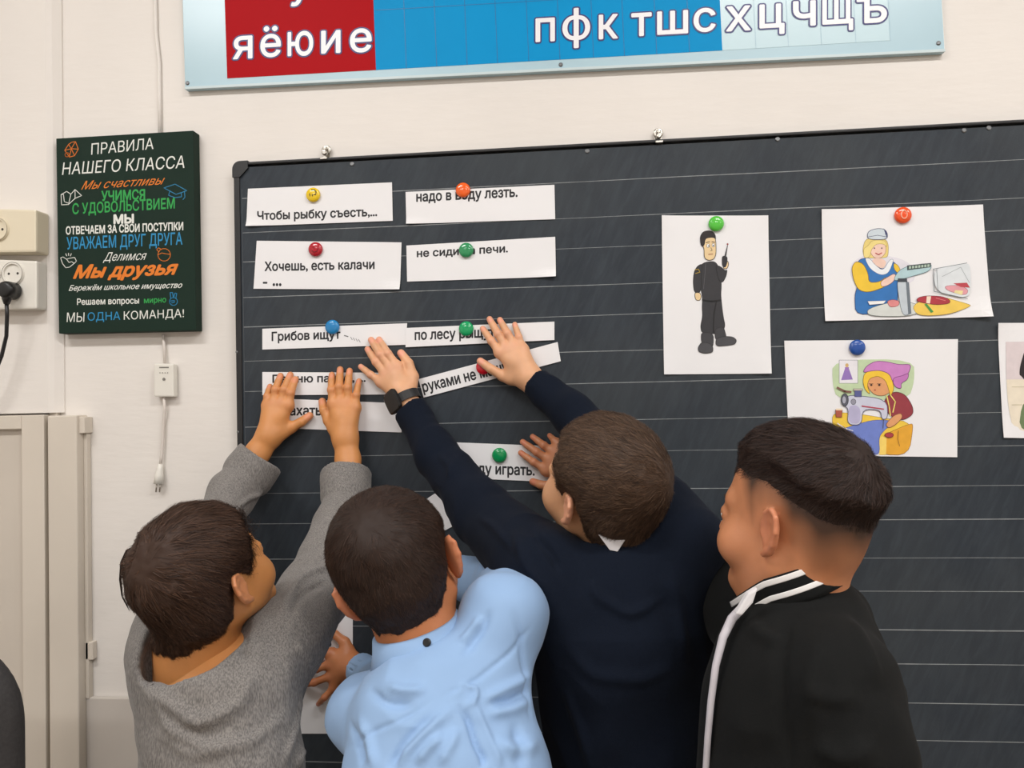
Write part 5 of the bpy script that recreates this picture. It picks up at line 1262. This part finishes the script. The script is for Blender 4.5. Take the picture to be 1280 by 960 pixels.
b4, F, bald, feet = person('boy in a black bomber jacket with white collar stripes at the right', H4, N4, .049, SK4, [hr, hl_], pel, chest, None, [armL, armR], (-.86, .5, 0), cheek=1.12, ear=1.08,
    hl=[.066, .064, .056, .020, -.005, .012, .020, .004, -.030, -.056, -.066], shave=.95, sfade=.06)
HM4 = hairmat('hair_black_brown', (24, 16, 14), (62, 45, 38))
hair(H4, F, bald, .017, .0008, (.0, -.075, .085), HM4, b4, n=13000, length=.032, seed=5, lift=.004, width=.0009, lump=.003, zt=.070, fade=.055, back=.55, pw=1.0,
     hl=[.060, .058, .054, .046, .040, .038, .036, .026, .008, -.012, -.018], comb=lambda L: np.stack([0*L[:, 0], .9*np.clip(L[:, 1]/.05+1, 0, 2)*0+.25, 0*L[:, 0]], 1))
M_jack = mat('black_jersey', srgb(19, 20, 20), .85, noise=.12, nscale=300, bump=.2, bscale=600, bdist=.0008, spec=.15, sheen=.02)
F = Field((-.06, -.78, .54), (.55, -.04, 1.28), .0034); ft = np.array([-.86, .5, .0])
HM_ = P(1008, 1190, -.56)+np.array([0, 0, -.05]); F.path([HM_, P(1006, 1000, -.56), P(1003, 880, -.55)], [.124, .126, .128], .03, n=ft, sq=1.20); F.plane(HM_+np.array([0, 0, -.01]), (0, 0, -1), .2)
F.cone(P(1032, 852, -.595), .056, P(972, 822, -.48), .056, .03); F.cone(P(1002, 800, -.525), .046, P(1012, 870, -.54), .085, .03); F.cone(P(1048, 770, -.49), .036, P(1042, 850, -.52), .075, .03)
F.path([SL+np.array([0, 0, -.01]), EL, wl+(EL-wl)*.15], [.068, .054, .037], .03)
F.path([SRr, P(893, 712, -.32), P(800, 622, -.145), P(750, 600, -.085)], [.064, .050, .036, .030], .02)
c2 = P(736, 595, -.073); d2 = unit(c2-P(800, 622, -.145)); F.cone(c2-d2*.03, .030, c2+d2*.03, .0290, .004); cut_sleeve(F, c2, d2, .0295, .004, .02)
c1 = wl+(EL-wl)*.17; d1 = unit(wl-EL); cut_sleeve(F, c1, d1, .037, .006, .02, 1.5)
nd = unit(H4.w(0, -.03, -.03)-N4); nd = unit(np.array([-.34, .10, .93])); F.cone(N4-nd*.045, .070, N4-nd*.014, .062, .02); F.cone(N4+nd*.008, .060, N4+nd*.07, .069, .003, 's')
fl = [([P(985, 760, -.66), P(970, 820, -.70), P(975, 900, -.72), P(990, 980, -.72)], .008, -.004), ([P(1030, 780, -.70), P(1010, 850, -.73), P(1015, 930, -.74)], .012, .004),
      ([P(1060, 760, -.66), P(1085, 800, -.66), P(1098, 860, -.64)], .010, .003), ([P(1000, 860, -.73), P(1040, 875, -.75), P(1080, 868, -.7)], .009, .003),
      ([P(1010, 930, -.74), P(1055, 950, -.76), P(1100, 930, -.7)], .010, .004), ([P(935, 770, -.6), P(950, 790, -.65), P(975, 800, -.68)], .008, .004)]
clothing('jacket', F, M_jack, b4, fl, noise=.004, nsc=12, seed=12)
ax = nd; f0 = unit(np.array([-.86, .5, 0])-ax*(np.array([-.86, .5, 0])@ax)); l0 = np.cross(ax, f0)
def jring(h0, r_, a0=25, a1=335, drop=.055, n=44):
    out = []
    for k in range(n+1):
        t = math.radians(a0+(a1-a0)*k/n); fr_ = max(0, math.cos(t))
        out.append(N4+(f0*math.cos(t)*(1+.12*fr_)+l0*math.sin(t))*r_+ax*(h0-drop*.45*fr_**1.3))
    return out
ring_strip('collar', jring(-.008, .0640), ax, .036, .004, M_jack, b4)
M_stripe = mat('white_stripe', srgb(226, 224, 222), .8)
ring_strip('collar_stripe', jring(.0200, .0678), ax, .0065, .0012, M_stripe, b4); ring_strip('collar_stripe', jring(.0035, .0678), ax, .0060, .0012, M_stripe, b4)
b = MB()
zp = [P(928, 757, -.57), P(914, 772, -.58), P(903, 795, -.595), P(894, 830, -.605), P(888, 875, -.61), P(884, 920, -.61), P(881, 970, -.605), P(880, 1050, -.60)]
b.tube([q+np.array([0, -.004, 0]) for q in zp], [.0050, .0052, .0046, .0040, .0038, .0036, .0036, .0036], 10); b.build('zip_edge', mat('pale_zip_tape', srgb(190, 186, 192), .75, noise=.1, nscale=60), b4, smooth=True)
b = MB(); b.slab([xz(926, 768, -.60), xz(940, 752, -.60), xz(946, 734, -.60), xz(934, 740, -.60), xz(918, 766, -.60)], -.606, -.594); b.build('shirt_collar', M_wshirt, b4, bevel=.002)
trousers(feet, pel, pel+np.array([0, 0, .08]), M_trouser, M_shoe, b4, (-.86, .5, 0), r=.118)
